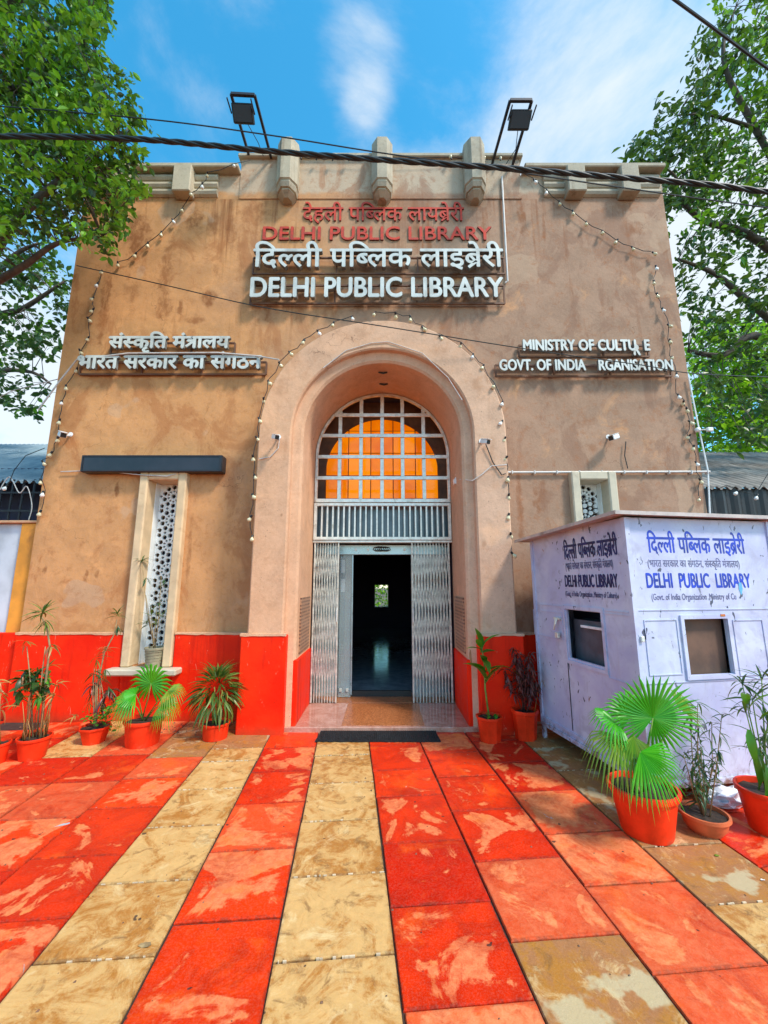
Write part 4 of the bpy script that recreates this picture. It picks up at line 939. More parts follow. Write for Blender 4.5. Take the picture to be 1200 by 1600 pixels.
# ------------------------------------------------------------------ CCTV cameras
def cctv(px, py, Y, yaw, label, s=1.0, dn=20):
    q = P(px, py, Y); o = thing('security_camera', label, 'camera', q, 0, 'security cameras on the front')
    mm = Matrix.Rotation(yaw, 3, 'Z') @ Matrix.Rotation(R(dn), 3, 'X')
    def put(m_): m_.v = [q + mm @ (v * s) for v in m_.v]; return m_
    put(MB().bbox(-.035, .035, -.08, .06, -.032, .032, .010)).build('body', 'cctv', o)
    put(MB().bbox(-.028, .028, -.084, -.0802, -.027, .024, .004)).build('lens_face', 'black', o)
    put(MB().bbox(-.040, .040, -.10, .05, .033, .038, .002)).build('sun_hood', 'cctv', o)
    b = MB(); b.tube([q + mm @ Vector((0, .04 * s, 0)), q + Vector((0, .09, .02)), q + Vector((0, .13, .05))], .011, 8); b.tube([q + Vector((0, .125, .05)), q + Vector((0, .14, .05))], .03, 10); b.build('bracket', 'cctv', o)
    return o
cctv(430, 683, 4.27, R(35), 'small security camera on the arch, side of the black sign box', .8)
cctv(757, 690, 4.27, R(30), 'small security camera on the arch, side of the conduit', .8)
cctv(960, 683, 4.72, R(-60), 'white security camera above the level conduit', 1.0)
cctv(97, 679, 4.72, R(50), 'white security camera at the wall edge near the tin roof', 1.0)
q = P(712, 751, 4.9); o = thing('passage_camera', 'small white camera inside the arch jamb beside the silver grille', 'camera', q)
MB().bbox(q.x - .03, q.x + .035, q.y - .03, q.y + .03, q.z - .05, q.z + .02, .008).build('body', 'cctv', o); MB().tube([(q.x, q.y, q.z + .01), (q.x + .03, q.y, q.z + .07), (q.x + .0, q.y, q.z + .08)], .018, 8).build('head', 'cctv', o)
run('arch_camera_wire', [P(437, 685, 4.38), P(435, 700, 4.39), P(422, 714, 4.39), P(405, 717, 4.39)], .005, 'conduit', 'thin wire curving from the arch camera near the black sign box', 'cable')
run('arch_camera_wire', [P(759, 694, 4.38), P(770, 722, 4.39), P(784, 742, 4.39), P(790, 740, 4.39)], .006, 'cable', 'wire running down from the arch camera towards the level conduit', 'cable')
run('passage_camera_wire', [P(718, 749, 4.6), P(738, 751, 4.39), P(752, 742, 4.385), P(768, 728, 4.385), P(792, 726, 4.385)], .005, 'conduit', 'pale wire looping round the arch jamb from the passage camera', 'cable')
run('arch_edge_wire', [P(x, y, 4.395) for x, y in ((505, 575), (540, 548), (580, 536), (606, 534), (625, 540), (660, 552), (700, 590), (722, 625))], .005, 'conduit', 'thin loose wire along the inner crown of the arch', 'cable')

# ------------------------------------------------------------------ side buildings
def corrug(name, x0, x1, y0, z0, y1, z1, mat, parent, pitch=.10, amp=.022):
    m = MB(); n = int((x1 - x0) / pitch * 6); rows = 4
    for r_ in range(rows + 1):
        f = r_ / rows
        for k in range(n + 1):
            x = x0 + (x1 - x0) * k / n; m.v.append(Vector((x, y0 + (y1 - y0) * f, z0 + (z1 - z0) * f + amp * math.sin(x / pitch * 2 * math.pi))))
    for r_ in range(rows):
        for k in range(n): a = r_ * (n + 1) + k; m.f.append((a, a + 1, a + n + 2, a + n + 1))
    o = m.build(name, mat, parent, smooth=True); return o
ls = thing('side_building', 'low side building with grey corrugated roof, white wall and orange pier', 'building', (-6.5, 5.2, 0))
corrug('corrugated_roof', -9.5, -4.22, 5.15, 2.80, 8.4, 4.45, 'roof_left', ls)
MB().bbox(-9.5, -4.47, 5.0, 5.25, -.03, 2.225, .01).build('wall', 'white_wall', ls)
MB().bbox(-4.468, -4.215, 4.95, 5.25, -.03, 2.225, .01).build('orange_pier', 'orange_paint', ls)
MB().bbox(-9.5, -4.212, 4.93, 5.30, 2.228, 2.26, .006).build('ledge', 'arch_plaster', ls)
MB().bbox(-9.5, -4.24, 4.885, 4.945, -.03, .93, .01).build('red_dado', 'red', ls)
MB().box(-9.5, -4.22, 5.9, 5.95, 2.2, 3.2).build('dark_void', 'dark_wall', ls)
for k in range(34):
    x = -4.30 - k * .14; MB().box(x - .009, x + .009, 5.17, 5.19, 2.26, 2.84).build('window_bar', 'iron', ls)
for z in (2.42, 2.66): MB().box(-9.5, -4.23, 5.16, 5.17, z - .012, z + .012).build('window_rail', 'iron', ls)
rs = thing('side_building', 'low side building with brown corrugated roof behind the kiosk', 'building', (6.5, 5.6, 0))
corrug('corrugated_roof', 3.96, 10, 5.45, 2.79, 8.2, 4.20, 'roof_right', rs, .13, .026)
MB().bbox(3.94, 10, 5.75, 5.95, -.03, 2.75, .01).build('wall', 'brown_wall', rs)
m = MB(); n = 150
for k in range(n + 1):
    x = 3.96 + k * .04; m.v += [Vector((x, 5.50 + .02 * math.sin(k * 1.3), 2.80)), Vector((x, 5.50 + .02 * math.sin(k * 1.3), 2.28 + .02 * math.sin(k * .7)))]
for k in range(n): m.f.append((2 * k, 2 * k + 1, 2 * k + 3, 2 * k + 2))
m.build('dark_screen', 'black', rs)
MB().tube([(3.98, 5.4, 2.30), (10, 5.4, 2.30)], .035, 8).build('gutter_pipe', 'conduit', rs)
MB().tube([(3.98, 5.42, 2.02), (10, 5.42, 2.02)], .02, 8).build('rail_pipe', 'conduit', rs)
string('pair of white bulbs hanging under the corrugated roof behind the kiosk', [(1152, 768), (1183, 775)], 5.2, True, start=[(1120, 765, 5.3), (1135, 758, 5.2)], extra=[(1200, 740, 5.2), (1240, 745, 5.2)])
string('string of white bulbs under the corrugated roof near the orange pier', [(10, 760), (-25, 764)], 5.0, True, start=[(70, 700, 4.85), (40, 712, 4.9), (22, 735, 4.95)])
run('window_wire', catenary([P(0, 765, 5.0), P(15, 745, 5.0), P(30, 770, 5.0), P(42, 760, 5.0), P(50, 790, 5.0), P(45, 812, 5.0)], 6), .006, 'conduit', 'tangled pale wire in front of the barred opening', 'cable')

# ------------------------------------------------------------------ kiosk
KR = R(10.25); KO = Vector((1.815, 3.03, 0))
kb = thing('book_kiosk', 'pale lilac metal kiosk with hand-painted blue library lettering and hatch windows', 'kiosk', KO, KR)
ex, ey = Vector((math.cos(KR), math.sin(KR), 0)), Vector((-math.sin(KR), math.cos(KR), 0))
def kfront(px, py): r = ray(px, py); t_ = (KO - CP).dot(ey) / r.dot(ey); q = CP + r * t_ - KO; return q.dot(ex), q.z
def kleft(px, py): r = ray(px, py); t_ = (KO - CP).dot(ex) / r.dot(ex); q = CP + r * t_ - KO; return q.dot(ey), q.z
KW, KD, KB, KT = 1.32, 1.33, .12, 1.99
def krect(f, xa, xb, ya, yb): a, b = f(xa, (ya + yb) / 2), f(xb, (ya + yb) / 2); c, d = f((xa + xb) / 2, yb), f((xa + xb) / 2, ya); return [min(a[0], b[0]), max(a[0], b[0]), c[1], d[1]]
fw = krect(kfront, 1073, 1140, 967, 1054); lw = krect(kleft, 888, 941, 955, 1034)
def kplate(polys, side, t0, t1):
    """front: x,z with y=t0..t1; left: y,z with x=t0..t1"""
    m = plate(polys, t0, t1)
    if side == 'L': m.v = [Vector((v.y, v.x, v.z)) for v in m.v]
    return m
kplate([rect(0, KW, KB, KT), rect(*fw)], 'F', 0, .02).build('front_panel', 'kiosk', kb, local=True)
kplate([rect(.021, KD, KB, KT), rect(*lw)], 'L', 0, .02).build('side_panel', 'kiosk', kb, local=True)
MB().box(KW - .02, KW, .021, KD, KB, KT).build('side_panel', 'kiosk', kb, local=True); MB().box(.021, KW - .021, KD - .02, KD, KB, KT).build('back_panel', 'kiosk', kb, local=True)
MB().box(.021, KW - .021, .021, KD - .021, KB, KB + .02).build('floor', 'grey_box', kb, local=True)
for (x, y) in ((-.012, -.012), (KW - .028, -.012), (-.012, KD - .028), (KW - .028, KD - .028)): MB().box(x, x + .04, y, y + .04, KB - .0, KT).build('angle_post', 'kiosk', kb, local=True)
for (x, y) in ((-.008, -.008), (KW - .025, -.008), (-.008, KD - .03), (KW - .025, KD - .03)): MB().box(x, x + .033, y, y + .033, 0, KB - .001).build('leg', 'kiosk', kb, local=True)
MB().box(-.016, .0, .03, KD - .03, KB, KB + .035).build('bottom_rail', 'kiosk', kb, local=True); MB().box(-.010, .0, .03, KD - .03, KB + .07, KB + .085).build('bottom_rail', 'kiosk', kb, local=True)
MB().box(.03, KW - .03, -.016, .0, KB, KB + .035).build('bottom_rail', 'kiosk', kb, local=True)
# roof sheet, overhanging
m = MB(); m.add([(-.13, -.07, KT + .018), (KW + .10, -.07, KT + .018), (KW + .10, KD + .12, KT - .05), (-.13, KD + .12, KT - .05), (-.13, -.07, KT + .034), (KW + .10, -.07, KT + .034), (KW + .10, KD + .12, KT - .034), (-.13, KD + .12, KT - .034)],
      [(0, 3, 2, 1), (4, 5, 6, 7), (0, 1, 5, 4), (1, 2, 6, 5), (2, 3, 7, 6), (3, 0, 4, 7)])
rf = m.build('roof', 'kiosk_roof', kb, local=True)
m = MB(); m.box(-.135, KW + .10, -.076, -.071, KT + .010, KT + .038); m.add([(-.137, -.076, KT + .010), (-.131, -.076, KT + .010), (-.131, KD + .12, KT - .058), (-.137, KD + .12, KT - .058), (-.137, -.076, KT + .038), (-.131, -.076, KT + .038), (-.131, KD + .12, KT - .03), (-.137, KD + .12, KT - .03)],
      [(0, 3, 2, 1), (4, 5, 6, 7), (0, 1, 5, 4), (1, 2, 6, 5), (2, 3, 7, 6), (3, 0, 4, 7)])
m.build('fascia', 'kiosk_roof', rf, local=True)
# raised door frames and panel seams
def kframe(side, r_, w_, d, name='panel_frame', mat='kiosk'):
    x0, x1, z0, z1 = r_
    return kplate([rect(x0, x1, z0, z1), rect(x0 + w_, x1 - w_, z0 + w_, z1 - w_)], side, -d, -.0005).build(name, mat, kb, local=True)
kframe('F', [fw[0] - .035, fw[1] + .03, fw[2] - .03, fw[3] + .03], .028, .014, 'window_frame')
kframe('L', [lw[0] - .045, lw[1] + .045, lw[2] - .05, lw[3] + .035], .03, .012, 'window_frame')
for pr in ((1010, 1062, 968, 1055), (1150, 1197, 968, 1055)): kframe('F', krect(kfront, *pr), .006, .006)
a = kfront(1008, 953)[1]; MB().box(.03, KW - .03, -.006, -.0005, a - .005, a).build('seam_strip', 'kiosk', kb, local=True)
a = kfront(1008, 1068)[1]; MB().box(.03, KW - .03, -.006, -.0005, a - .005, a).build('seam_strip', 'kiosk', kb, local=True)
yy = kleft(885, 1000)[0]
MB().box(-.005, -.0005, yy - .003, yy + .003, KB + .1, 1.18).build('door_seam', 'iron', kb, local=True)
for pr in ((835, 880, 955, 995), (948, 992, 960, 1065)):
    try: kframe('L', krect(kleft, *pr), .006, .006)
    except Exception: pass
zl = kleft(900, 950)[1]; MB().box(-.007, -.0005, .05, KD - .04, zl, zl + .006).build('seam_strip', 'kiosk', kb, local=True)
# window contents
MB().box(fw[0] - .01, fw[1] + .01, .05, .06, fw[2] - .01, fw[3] + .01).build('brown_shutter', 'brown_board', kb, local=True)
MB().box(.10, .30, lw[0] - .05, lw[1] + .05, lw[2] - .05, lw[3] - .09).build('inner_box', 'grey_box', kb, local=True)
MB().box(.06, .099, lw[0] + .02, lw[1] - .1, lw[3] - .15, lw[3] - .13).build('sticker', 'sticker', kb, local=True)
MB().box(.40, .45, .05, KD - .05, KB + .05, KT - .05).build('inner_partition', 'dark_wall', kb, local=True)
# hasp, bolt, hinge
q = kleft(873, 975); m = MB(); m.box(-.02, -.001, q[0] - .05, q[0] + .05, q[1] + .04, q[1] + .06); m.tube([(-.025, q[0] - .01, q[1] + .05), (-.045, q[0] - .012, q[1]), (-.045, q[0] + .012, q[1] - .05), (-.025, q[0] + .01, q[1] + .05)], .007, 6); m.build('hasp', 'steel', kb, local=True)
q = kleft(876, 988); MB().bbox(-.05, -.02, q[0] - .025, q[0] + .025, q[1] - .05, q[1], .005).build('padlock', 'steel', kb, local=True)
q = kfront(1128, 961); MB().box(q[0] - .03, q[0] + .01, -.018, -.0145, q[1] - .008, q[1] + .008).build('rust_patch', 'rusty', kb, local=True)
for py in (885, 1000, 1120): z_ = kleft(848, py)[1]; MB().tube([(-.016, KD - .02, z_ - .04), (-.016, KD - .02, z_ + .04)], .008, 6).build('hinge', 'kiosk', kb, local=True)
q = kfront(1000, 998); MB().bbox(q[0] - .012, q[0] + .016, -.03, -.0125, q[1] - .02, q[1] + .02, .004).build('latch', 'steel', kb, local=True)
# painted lettering
def ktext(side, toks, xa, xb, yb, yt, mat, cap, bold=0.0, name='painted_lettering', skip=(), slant=0.0, d=.0015):
    f = kfront if side == 'F' else kleft
    a = f(xa, (yb + yt) / 2)[0]; b = f(xb, (yb + yt) / 2)[0]; z0 = f((xa + xb) / 2, yb)[1]; z1 = f((xa + xb) / 2, yt)[1]
    if side == 'F': tf = None; letters(toks, a, b, z0, z1, -d, 0, mat, kb, bold, cap, name, slant, True, True, skip)
    else:
        tf = lambda v, li: Vector((-d - (v.y + d) * 1, v.x, v.z))
        letters(toks, a, b, z0, z1, -d, 0, mat, kb, bold, cap, name, slant, True, True, skip, tf=tf)
PAREN_B = ['('] + BHARAT + [',', ' '] + SANSK + [')']
ktext('F', DILLI, 1012, 1163, 864, 841, 'blue_paint', (0, .62), .0032)
ktext('F', PAREN_B, 1012, 1155, 886, 876, 'grey_paint', (0, .62), .0008)
ktext('F', list('DELHI  PUBLIC  LIBRARY'), 1010, 1172, 918, 895, 'blue_paint', (0, .72), .0035)
ktext('F', list('(Govt. of India Organization ,Ministry of Cu'), 1018, 1150, 937, 927, 'grey_paint', (0, .72), .0008)
ktext('L', DILLI, 881, 965, 870, 847, 'navy_paint', (0, .62), .004)
ktext('L', PAREN_B, 884, 958, 888, 878, 'grey_paint', (0, .62), .001)
ktext('L', list('DELHI PUBLIC LIBRARY'), 883, 965, 917, 897, 'navy_paint', (0, .72), .004)
ktext('L', list('(Govt. of India Organization ,Ministry of Culture)'), 884, 964, 933, 924, 'grey_paint', (0, .72), .001)
# dribbles and a cyan smear on the last word
q = kfront(1157, 922); m = MB(); m.add([(q[0] - .012, -.0022, q[1] + .05), (q[0] + .012, -.0022, q[1] + .06), (q[0] + .02, -.0022, q[1] + .01), (q[0] + .004, -.0022, q[1] - .035), (q[0] - .004, -.0022, q[1] - .035), (q[0] - .016, -.0022, q[1] + .01)], [(0, 1, 2, 3, 4, 5)]); m.build('paint_smear', simple('cyan_smear', (.12, .42, .65), .5), kb, local=True)

# ------------------------------------------------------------------ leaves and plants
def leaf_mesh(name, mat, L=1.0, W=.25, droop=.2, fold=.12, seg=3, tip=.0, waist=.5):
    vs_ = []; fs = []
    for i in range(seg + 1):
        f = i / seg; wd = W / 2 * (math.sin(math.pi * min(1, (f * .92 + .06)) ** waist) if i < seg else tip)
        y = L * f * (1 - .15 * droop * f); z = -droop * L * f * f
        vs_ += [(-wd, y, z + fold * wd), (0, y, z), (wd, y, z + fold * wd)]
    for i in range(seg):
        a = 3 * i; fs += [(a, a + 1, a + 4, a + 3), (a + 1, a + 2, a + 5, a + 4)]
    me = bpy.data.meshes.new(name); me.from_pydata(vs_, [], fs); me.materials.append(M[mat]); me.polygons.foreach_set('use_smooth', [True] * len(me.polygons)); return me
def frame(d, roll=0.0):
    d = Vector(d).normalized(); up = Vector((0, 0, 1)) if abs(d.z) < .98 else Vector((0, 1, 0))
    x = d.cross(up).normalized(); z = x.cross(d).normalized(); m = Matrix((x, d, z)).transposed()
    return m @ Matrix.Rotation(roll, 3, 'Y')
def leafobj(me, parent, loc, d, s, roll=0.0, name='leaf'):
    o = bpy.data.objects.new(name, me); COL.objects.link(o); o.parent = parent
    o.matrix_local = Matrix.Translation(loc) @ frame(d, roll).to_4x4() @ Matrix.Scale(s, 4); return o
def rdir(el0, el1, az=None, spread=math.pi):
    a = (random.uniform(-math.pi, math.pi) if az is None else az + random.uniform(-spread, spread)); e = R(random.uniform(el0, el1))
    return Vector((math.cos(a) * math.cos(e), math.sin(a) * math.cos(e), math.sin(e)))
LM = {k: leaf_mesh(k, *v) for k, v in {
    'strap': ('strap', 1, .10, .35, .3, 4, 0, .8), 'strap2': ('strap', 1, .085, .7, .3, 5, 0, .8), 'dstrap': ('strap_dark', 1, .11, .45, .3, 4, 0, .8), 'drhap': ('strap', 1, .13, .55, .25, 4, 0, .7),
    'broad': ('broad', 1, .34, .30, .35, 5, 0, .8), 'broadl': ('broad', 1, .24, .55, .3, 5, 0, .8), 'herb': ('herb', 1, .62, .15, .2, 3, 0, .8), 'straw': ('straw', 1, .16, .8, .4, 4, 0, .8), 'dead': ('deadleaf', 1, .22, .9, .6, 4, 0, .8),
    'thin': ('strap_dark', 1, .13, .5, .3, 4, 0, .8), 'dbroad': ('strap_dark', 1, .42, .5, .3, 4, 0, .8)}.items()}
def pot(name, label, cat, cx, by, rcx, ry, rw, bw, mat='pot', sides=24, group='potted plants round the entrance', z=0.0, Y=None, soil=True, rimh=.12, bowl=False):
    b = G(cx, by, z) if Y is None else Vector((P(cx, by, Y).x, Y, z))
    top = P(rcx, ry, b.y); h = top.z - z; k = b.y / ray(rcx, ry).y; r1 = rw / 2 * k; r0 = bw / 2 * k; ca_ = math.cos(math.atan2(abs(rcx - 600), ray(rcx, ry).y)); r1 *= ca_; r0 *= ca_
    o = thing(name, label, cat, (b.x, b.y, z), 0, group); rot = random.random()
    lw_ = .035 * (r1 / .15)
    if bowl: prof = [(0, 0), (r0, 0), (r0 + (r1 - r0) * .55, h * .35), (r1 * .9, h * .8), (r1, h * .84), (r1 * 1.0, h), (r1 * .9, h), (r1 * .86, h * .8), (0, h * .75)]
    else: prof = [(0, 0), (r0, 0), (r0 * 1.02, h * .03), (r1 * .90, h * (1 - rimh) - .005), (r1 * .975, h * (1 - rimh)), (r1, h * .97), (r1 * .985, h), (r1 * .90, h), (r1 * .87, h * .86), (0, h * .85)]
    m = MB(); m.lathe(prof[:-1], sides, rot=rot); po = m.build('pot', mat, o, local=True); smooth_by_angle(po, 40)
    sm_ = MB(); rr = prof[-2][0] * .99; hh = h * .87 if not bowl else h * .8; sm_.add([(0, 0, hh + .008)] + [(rr * math.cos(2 * math.pi * q / 18), rr * math.sin(2 * math.pi * q / 18), hh + random.uniform(-.006, .01)) for q in range(18)], [(0, 1 + q, 1 + (q + 1) % 18) for q in range(18)])
    sm_.build('soil', 'soil', o, local=True); o['r'] = r1; return o, h, r1
def stemtube(parent, pts, r, mat='stem', name='stem'):
    rs_ = [r * (1 - .5 * i / (len(pts) - 1)) for i in range(len(pts))]; return MB().tube(pts, rs_, 6).build(name, mat, parent, local=True, smooth=True)
def tuft(parent, c, n, L, key, el=(-25, 70), az=None, spread=math.pi):
    for _ in range(n): leafobj(LM[key], parent, Vector(c) + Vector((0, 0, random.uniform(-.02, .02))), rdir(*el, az, spread), L * random.uniform(.75, 1.15), random.uniform(-.5, .5))
def loc_of(o, px, py, dy=0.0): return P(px, py, o.location.y + dy) - Vector(o.location)
def fan(parent, hub, axis, normal, rad, n=34, spread=R(330), mat='palm', droop=.25, tipdroop=.3, name='frond'):
    axis = Vector(axis).normalized(); nrm = Vector(normal); nrm = (nrm - axis * nrm.dot(axis)).normalized(); side = axis.cross(nrm)
    m = MB(); hub = Vector(hub)
    for k in range(n):
        a = -spread / 2 + spread * (k + .5) / n; da = spread / n / 2; Ls = rad * (1 - .22 * abs(a / math.pi)) * random.uniform(.93, 1.05)
        def pt(ang, r_, lift=0.0):
            d = axis * math.cos(ang) + side * math.sin(ang); dr = droop * (r_ / rad) ** 2 * rad * .5
            td = Vector((0, 0, -1)) * tipdroop * rad * max(0, (r_ / rad) - .5) ** 2 * 2.4
            return hub + d * r_ - nrm * dr + nrm * lift + td
        l = rad * .012
        v = [hub, pt(a - da, Ls * .45), pt(a, Ls * .45, l * 2.2), pt(a + da, Ls * .45), pt(a - da * .62, Ls * .72), pt(a, Ls * .72, l * 1.2), pt(a + da * .62, Ls * .72), pt(a, Ls)]
        m.add(v, [(0, 1, 2), (0, 2, 3), (1, 4, 5, 2), (2, 5, 6, 3), (4, 7, 5), (5, 7, 6)])
    me = bpy.data.meshes.new(name); me.from_pydata([tuple(v) for v in m.v], [], m.f); me.materials.append(M[mat]); o = bpy.data.objects.new(name, me); COL.objects.link(o); o.parent = parent; return o

TOC = Vector((0, -1, .25))
# 1 cut off at the edge of the picture
o, h, r = pot('potted_plant', 'withered straw-coloured potted plant, partly cut off beside the white wall', 'plant', -10, 1192, -8, 1160, 50, 38)
for k in range(8):
    b = Vector((random.uniform(-.06, .06), random.uniform(-.06, .06), h * .85)); e = b + Vector((random.uniform(-.12, .16), random.uniform(-.1, .1), random.uniform(.3, .55))); stemtube(o, [b, (b + e) / 2 + Vector((.02, 0, 0)), e], .005, 'straw')
    tuft(o, e, 6, .11, 'straw')
# 2 tall dracaena with bare straw stems
o, h, r = pot('potted_plant', 'tall leggy potted plant with one leafy tuft, next to the white wall', 'plant', 50, 1184, 51, 1150, 60, 42)
stemtube(o, [Vector((.05, 0, h * .8)), loc_of(o, 72, 1060), loc_of(o, 78, 1010), loc_of(o, 74, 985), loc_of(o, 66, 965)], .011, 'stem')
tuft(o, loc_of(o, 66, 958), 30, .15, 'strap', (-20, 75)); tuft(o, loc_of(o, 70, 972), 16, .12, 'strap2', (-50, 20))
tuft(o, loc_of(o, 80, 1010), 7, .12, 'straw', (-60, 10)); tuft(o, loc_of(o, 40, 1005), 8, .10, 'strap2', (-60, 50)); stemtube(o, [Vector((-.02, .01, h * .8)), loc_of(o, 48, 1070), loc_of(o, 42, 1010)], .007, 'stem')
stemtube(o, [Vector((.0, .02, h * .8)), loc_of(o, 66, 1050), loc_of(o, 71, 1010)], .007, 'stem')
for (px, py) in ((35, 1060), (45, 1050), (55, 1065), (60, 1052), (32, 1078), (66, 1075)):
    tuft(o, loc_of(o, px, py, random.uniform(-.08, .08)), 7, .13, random.choice(['dbroad', 'broad', 'dbroad']), (-70, 50))
for (px, py) in ((38, 1055), (58, 1045), (70, 1062), (48, 1085), (62, 1090), (30, 1092), (74, 1040)): tuft(o, loc_of(o, px, py, random.uniform(-.08, .06)), 9, .13, random.choice(['strap', 'broadl', 'straw', 'strap2']), (-60, 50))
for (px, py) in ((88, 1070), (85, 1085)): tuft(o, loc_of(o, px, py), 8, .10, 'straw', (-20, 60)); stemtube(o, [Vector((.04, 0, h * .8)), loc_of(o, 75, 1110), loc_of(o, px, py)], .005, 'straw')
for k in range(26):
    a = random.uniform(0, 6.28); b = Vector((math.cos(a) * r * .6, math.sin(a) * r * .6, h * .84)); e = b + Vector((random.uniform(-.03, .03), random.uniform(-.03, .03), random.uniform(.1, .38))); stemtube(o, [b, (b + e) / 2 + Vector((random.uniform(-.02, .02), 0, 0)), e], .0045, 'straw', 'dry_stalk')
# 3 tall thin plant with green herb
o, h, r = pot('potted_plant', 'potted plant with bushy green herb at its foot and one tall thin tufted stem', 'plant', 146, 1160, 148, 1134, 56, 36, sides=8)
stemtube(o, [Vector((.0, 0, h * .8)), loc_of(o, 150, 1080), loc_of(o, 163, 1020), loc_of(o, 178, 992), loc_of(o, 183, 968)], .009)
tuft(o, loc_of(o, 183, 960), 20, .11, 'strap', (-15, 75)); tuft(o, loc_of(o, 184, 978), 16, .09, 'dstrap', (-80, -20)); tuft(o, loc_of(o, 166, 1015), 14, .09, 'straw', (-40, 50)); tuft(o, loc_of(o, 164, 1048), 12, .10, 'strap2', (-70, 20))
for (px, py) in ((147, 1050), (145, 1070), (170, 1075), (176, 1080), (165, 1085), (143, 1085), (150, 1030), (158, 1060), (140, 1100), (178, 1098), (160, 1098)): tuft(o, loc_of(o, px, py, random.uniform(-.05, .05)), 8, .12, random.choice(['dead', 'dstrap', 'strap2']), (-60, 30))
for px in (145, 148, 152, 156, 162): stemtube(o, [Vector((random.uniform(-.03, .03), 0, h * .8)), loc_of(o, px, 1090), loc_of(o, px + random.uniform(-8, 8), 1045)], .006)
for (px, py, n) in ((150, 1125, 26), (165, 1112, 34), (175, 1105, 26), (140, 1122, 16), (172, 1138, 12), (168, 1122, 24)):
    for _ in range(n): leafobj(LM['herb'], o, loc_of(o, px + random.gauss(0, 7), py + random.gauss(0, 5), random.uniform(-.14, .08)), rdir(-20, 60), random.uniform(.028, .05), random.uniform(-.6, .6))
tuft(o, loc_of(o, 118, 1120), 6, .10, 'straw', (0, 60))
# 4 fan palm in front of the tall window
o, h, r = pot('potted_fan_palm', 'potted fan palm with bright drooping fronds under the tall pierced window', 'plant', 222, 1162, 227, 1122, 66, 52)
for (px, py, ax, nm, rd, mt_, dr, sp) in ((236, 1068, (.1, -.2, 1), (0, -1, .8), .26, 'palm', .3, 330), (212, 1085, (-1, -.5, .1), (-.2, -.7, 1), .21, 'palm', .7, 200), (262, 1080, (1, -.3, .3), (.2, -.6, 1), .19, 'palm_dry', .7, 200),
                                     (205, 1098, (-.9, -.6, -.3), (-.2, -.9, .6), .17, 'palm_dry', .9, 170), (255, 1098, (.9, -.6, -.3), (.3, -.9, .6), .17, 'palm', .9, 170)):
    hub = loc_of(o, px, py, -.06 if py < 1080 else -.12); stemtube(o, [Vector((random.uniform(-.03, .03), .0, h * .85)), hub * .55 + Vector((0, 0, h * .5)), hub], .007, 'green_stem', 'petiole')
    fan(o, hub, ax, nm, rd, 22, R(sp), mt_, dr * .6, dr * 1.5)
# 5 bushy rhapis
o, h, r = pot('potted_plant', 'bushy potted plant with dense narrow leaves beside the arch pillar', 'plant', 336, 1153, 338, 1128, 46, 38)
cc = loc_of(o, 338, 1085)
for k in range(9):
    e = cc + Vector((random.uniform(-.10, .10), random.uniform(-.10, .08), random.uniform(-.10, .10))); stemtube(o, [Vector((random.uniform(-.04, .04), random.uniform(-.04, .04), h * .82)), e * .6 + Vector((0, 0, .03)), e], .006, 'green_stem')
for k in range(230):
    a = random.uniform(-math.pi, math.pi); el = random.uniform(-.5, 1.45); d = Vector((math.cos(a) * math.cos(el), math.sin(a) * math.cos(el), math.sin(el)))
    st = cc + Vector((d.x * .14, d.y * .13, d.z * .19 - .02)); dd = (d + Vector((0, 0, -.35))).normalized(); leafobj(LM['drhap'], o, st, dd, random.uniform(.13, .22), random.uniform(-.7, .7))
# 6 ribbed pot on the window sill
ws, h, r = pot('windowsill_plant', 'thin wiry plant in a grey ribbed pot on the tall window sill', 'plant', 240, 1036, 240, 1011, 34, 24, 'grey_pot', 20, 'potted plants round the entrance', .5705, 4.80)
for k in range(5):
    z_ = h * (.2 + .15 * k); rr = r * (.72 + .28 * (z_ / h)) * .97; MB().lathe([(rr, z_ - .003), (rr + .004, z_), (rr, z_ + .003)], 20).build('pot_rib', 'grey_pot', ws, local=True)
for (px, py) in ((222, 880), (228, 930), (252, 900), (245, 950), (236, 960)):
    e = loc_of(ws, px, py, random.uniform(-.03, .03)); stemtube(ws, [Vector((random.uniform(-.02, .02), 0, h * .8)), e * .5 + Vector((random.uniform(-.02, .02), 0, .02)), e], .006)
tuft(ws, loc_of(ws, 222, 876), 16, .13, 'dstrap', (-10, 70)); tuft(ws, loc_of(ws, 228, 905), 10, .10, 'dstrap', (-60, 40))
for (px, py) in ((236, 960), (248, 945), (255, 915), (230, 975), (244, 975), (252, 965)): tuft(ws, loc_of(ws, px, py, random.uniform(-.05, .03)), 9, .12, random.choice(['thin', 'strap']), (0, 80))
# 7 small broad-leaf plant
o, h, r = pot('potted_plant', 'potted plant with broad glossy leaves on one upright stem by the doorway', 'plant', 766, 1157, 765, 1118, 44, 32, sides=8)
stemtube(o, [Vector((0, 0, h * .8)), loc_of(o, 758, 1075), loc_of(o, 757, 1040), loc_of(o, 752, 1005)], .010, 'green_stem')
for (px, py, d, L_) in ((752, 1012, (-.35, -.5, .7), .14), (753, 1010, (.6, -.4, .9), .17), (752, 1015, (-.9, -.3, .4), .13), (755, 1030, (.1, -1, -.1), .18), (756, 1035, (-.2, -.9, .9), .16), (757, 1050, (-1, -.4, .8), .22), (757, 1052, (.8, -.5, .8), .17),
                       (758, 1060, (-.6, -.6, 1.1), .20), (752, 1020, (.3, .2, 1), .14), (754, 1020, (.9, .3, .3), .13), (758, 1068, (.5, -.2, 1), .20), (753, 1008, (-.2, -.1, 1), .15)):
    leafobj(LM['broad'], o, loc_of(o, px, py), d, L_ * 1.35, random.uniform(-.4, .4))
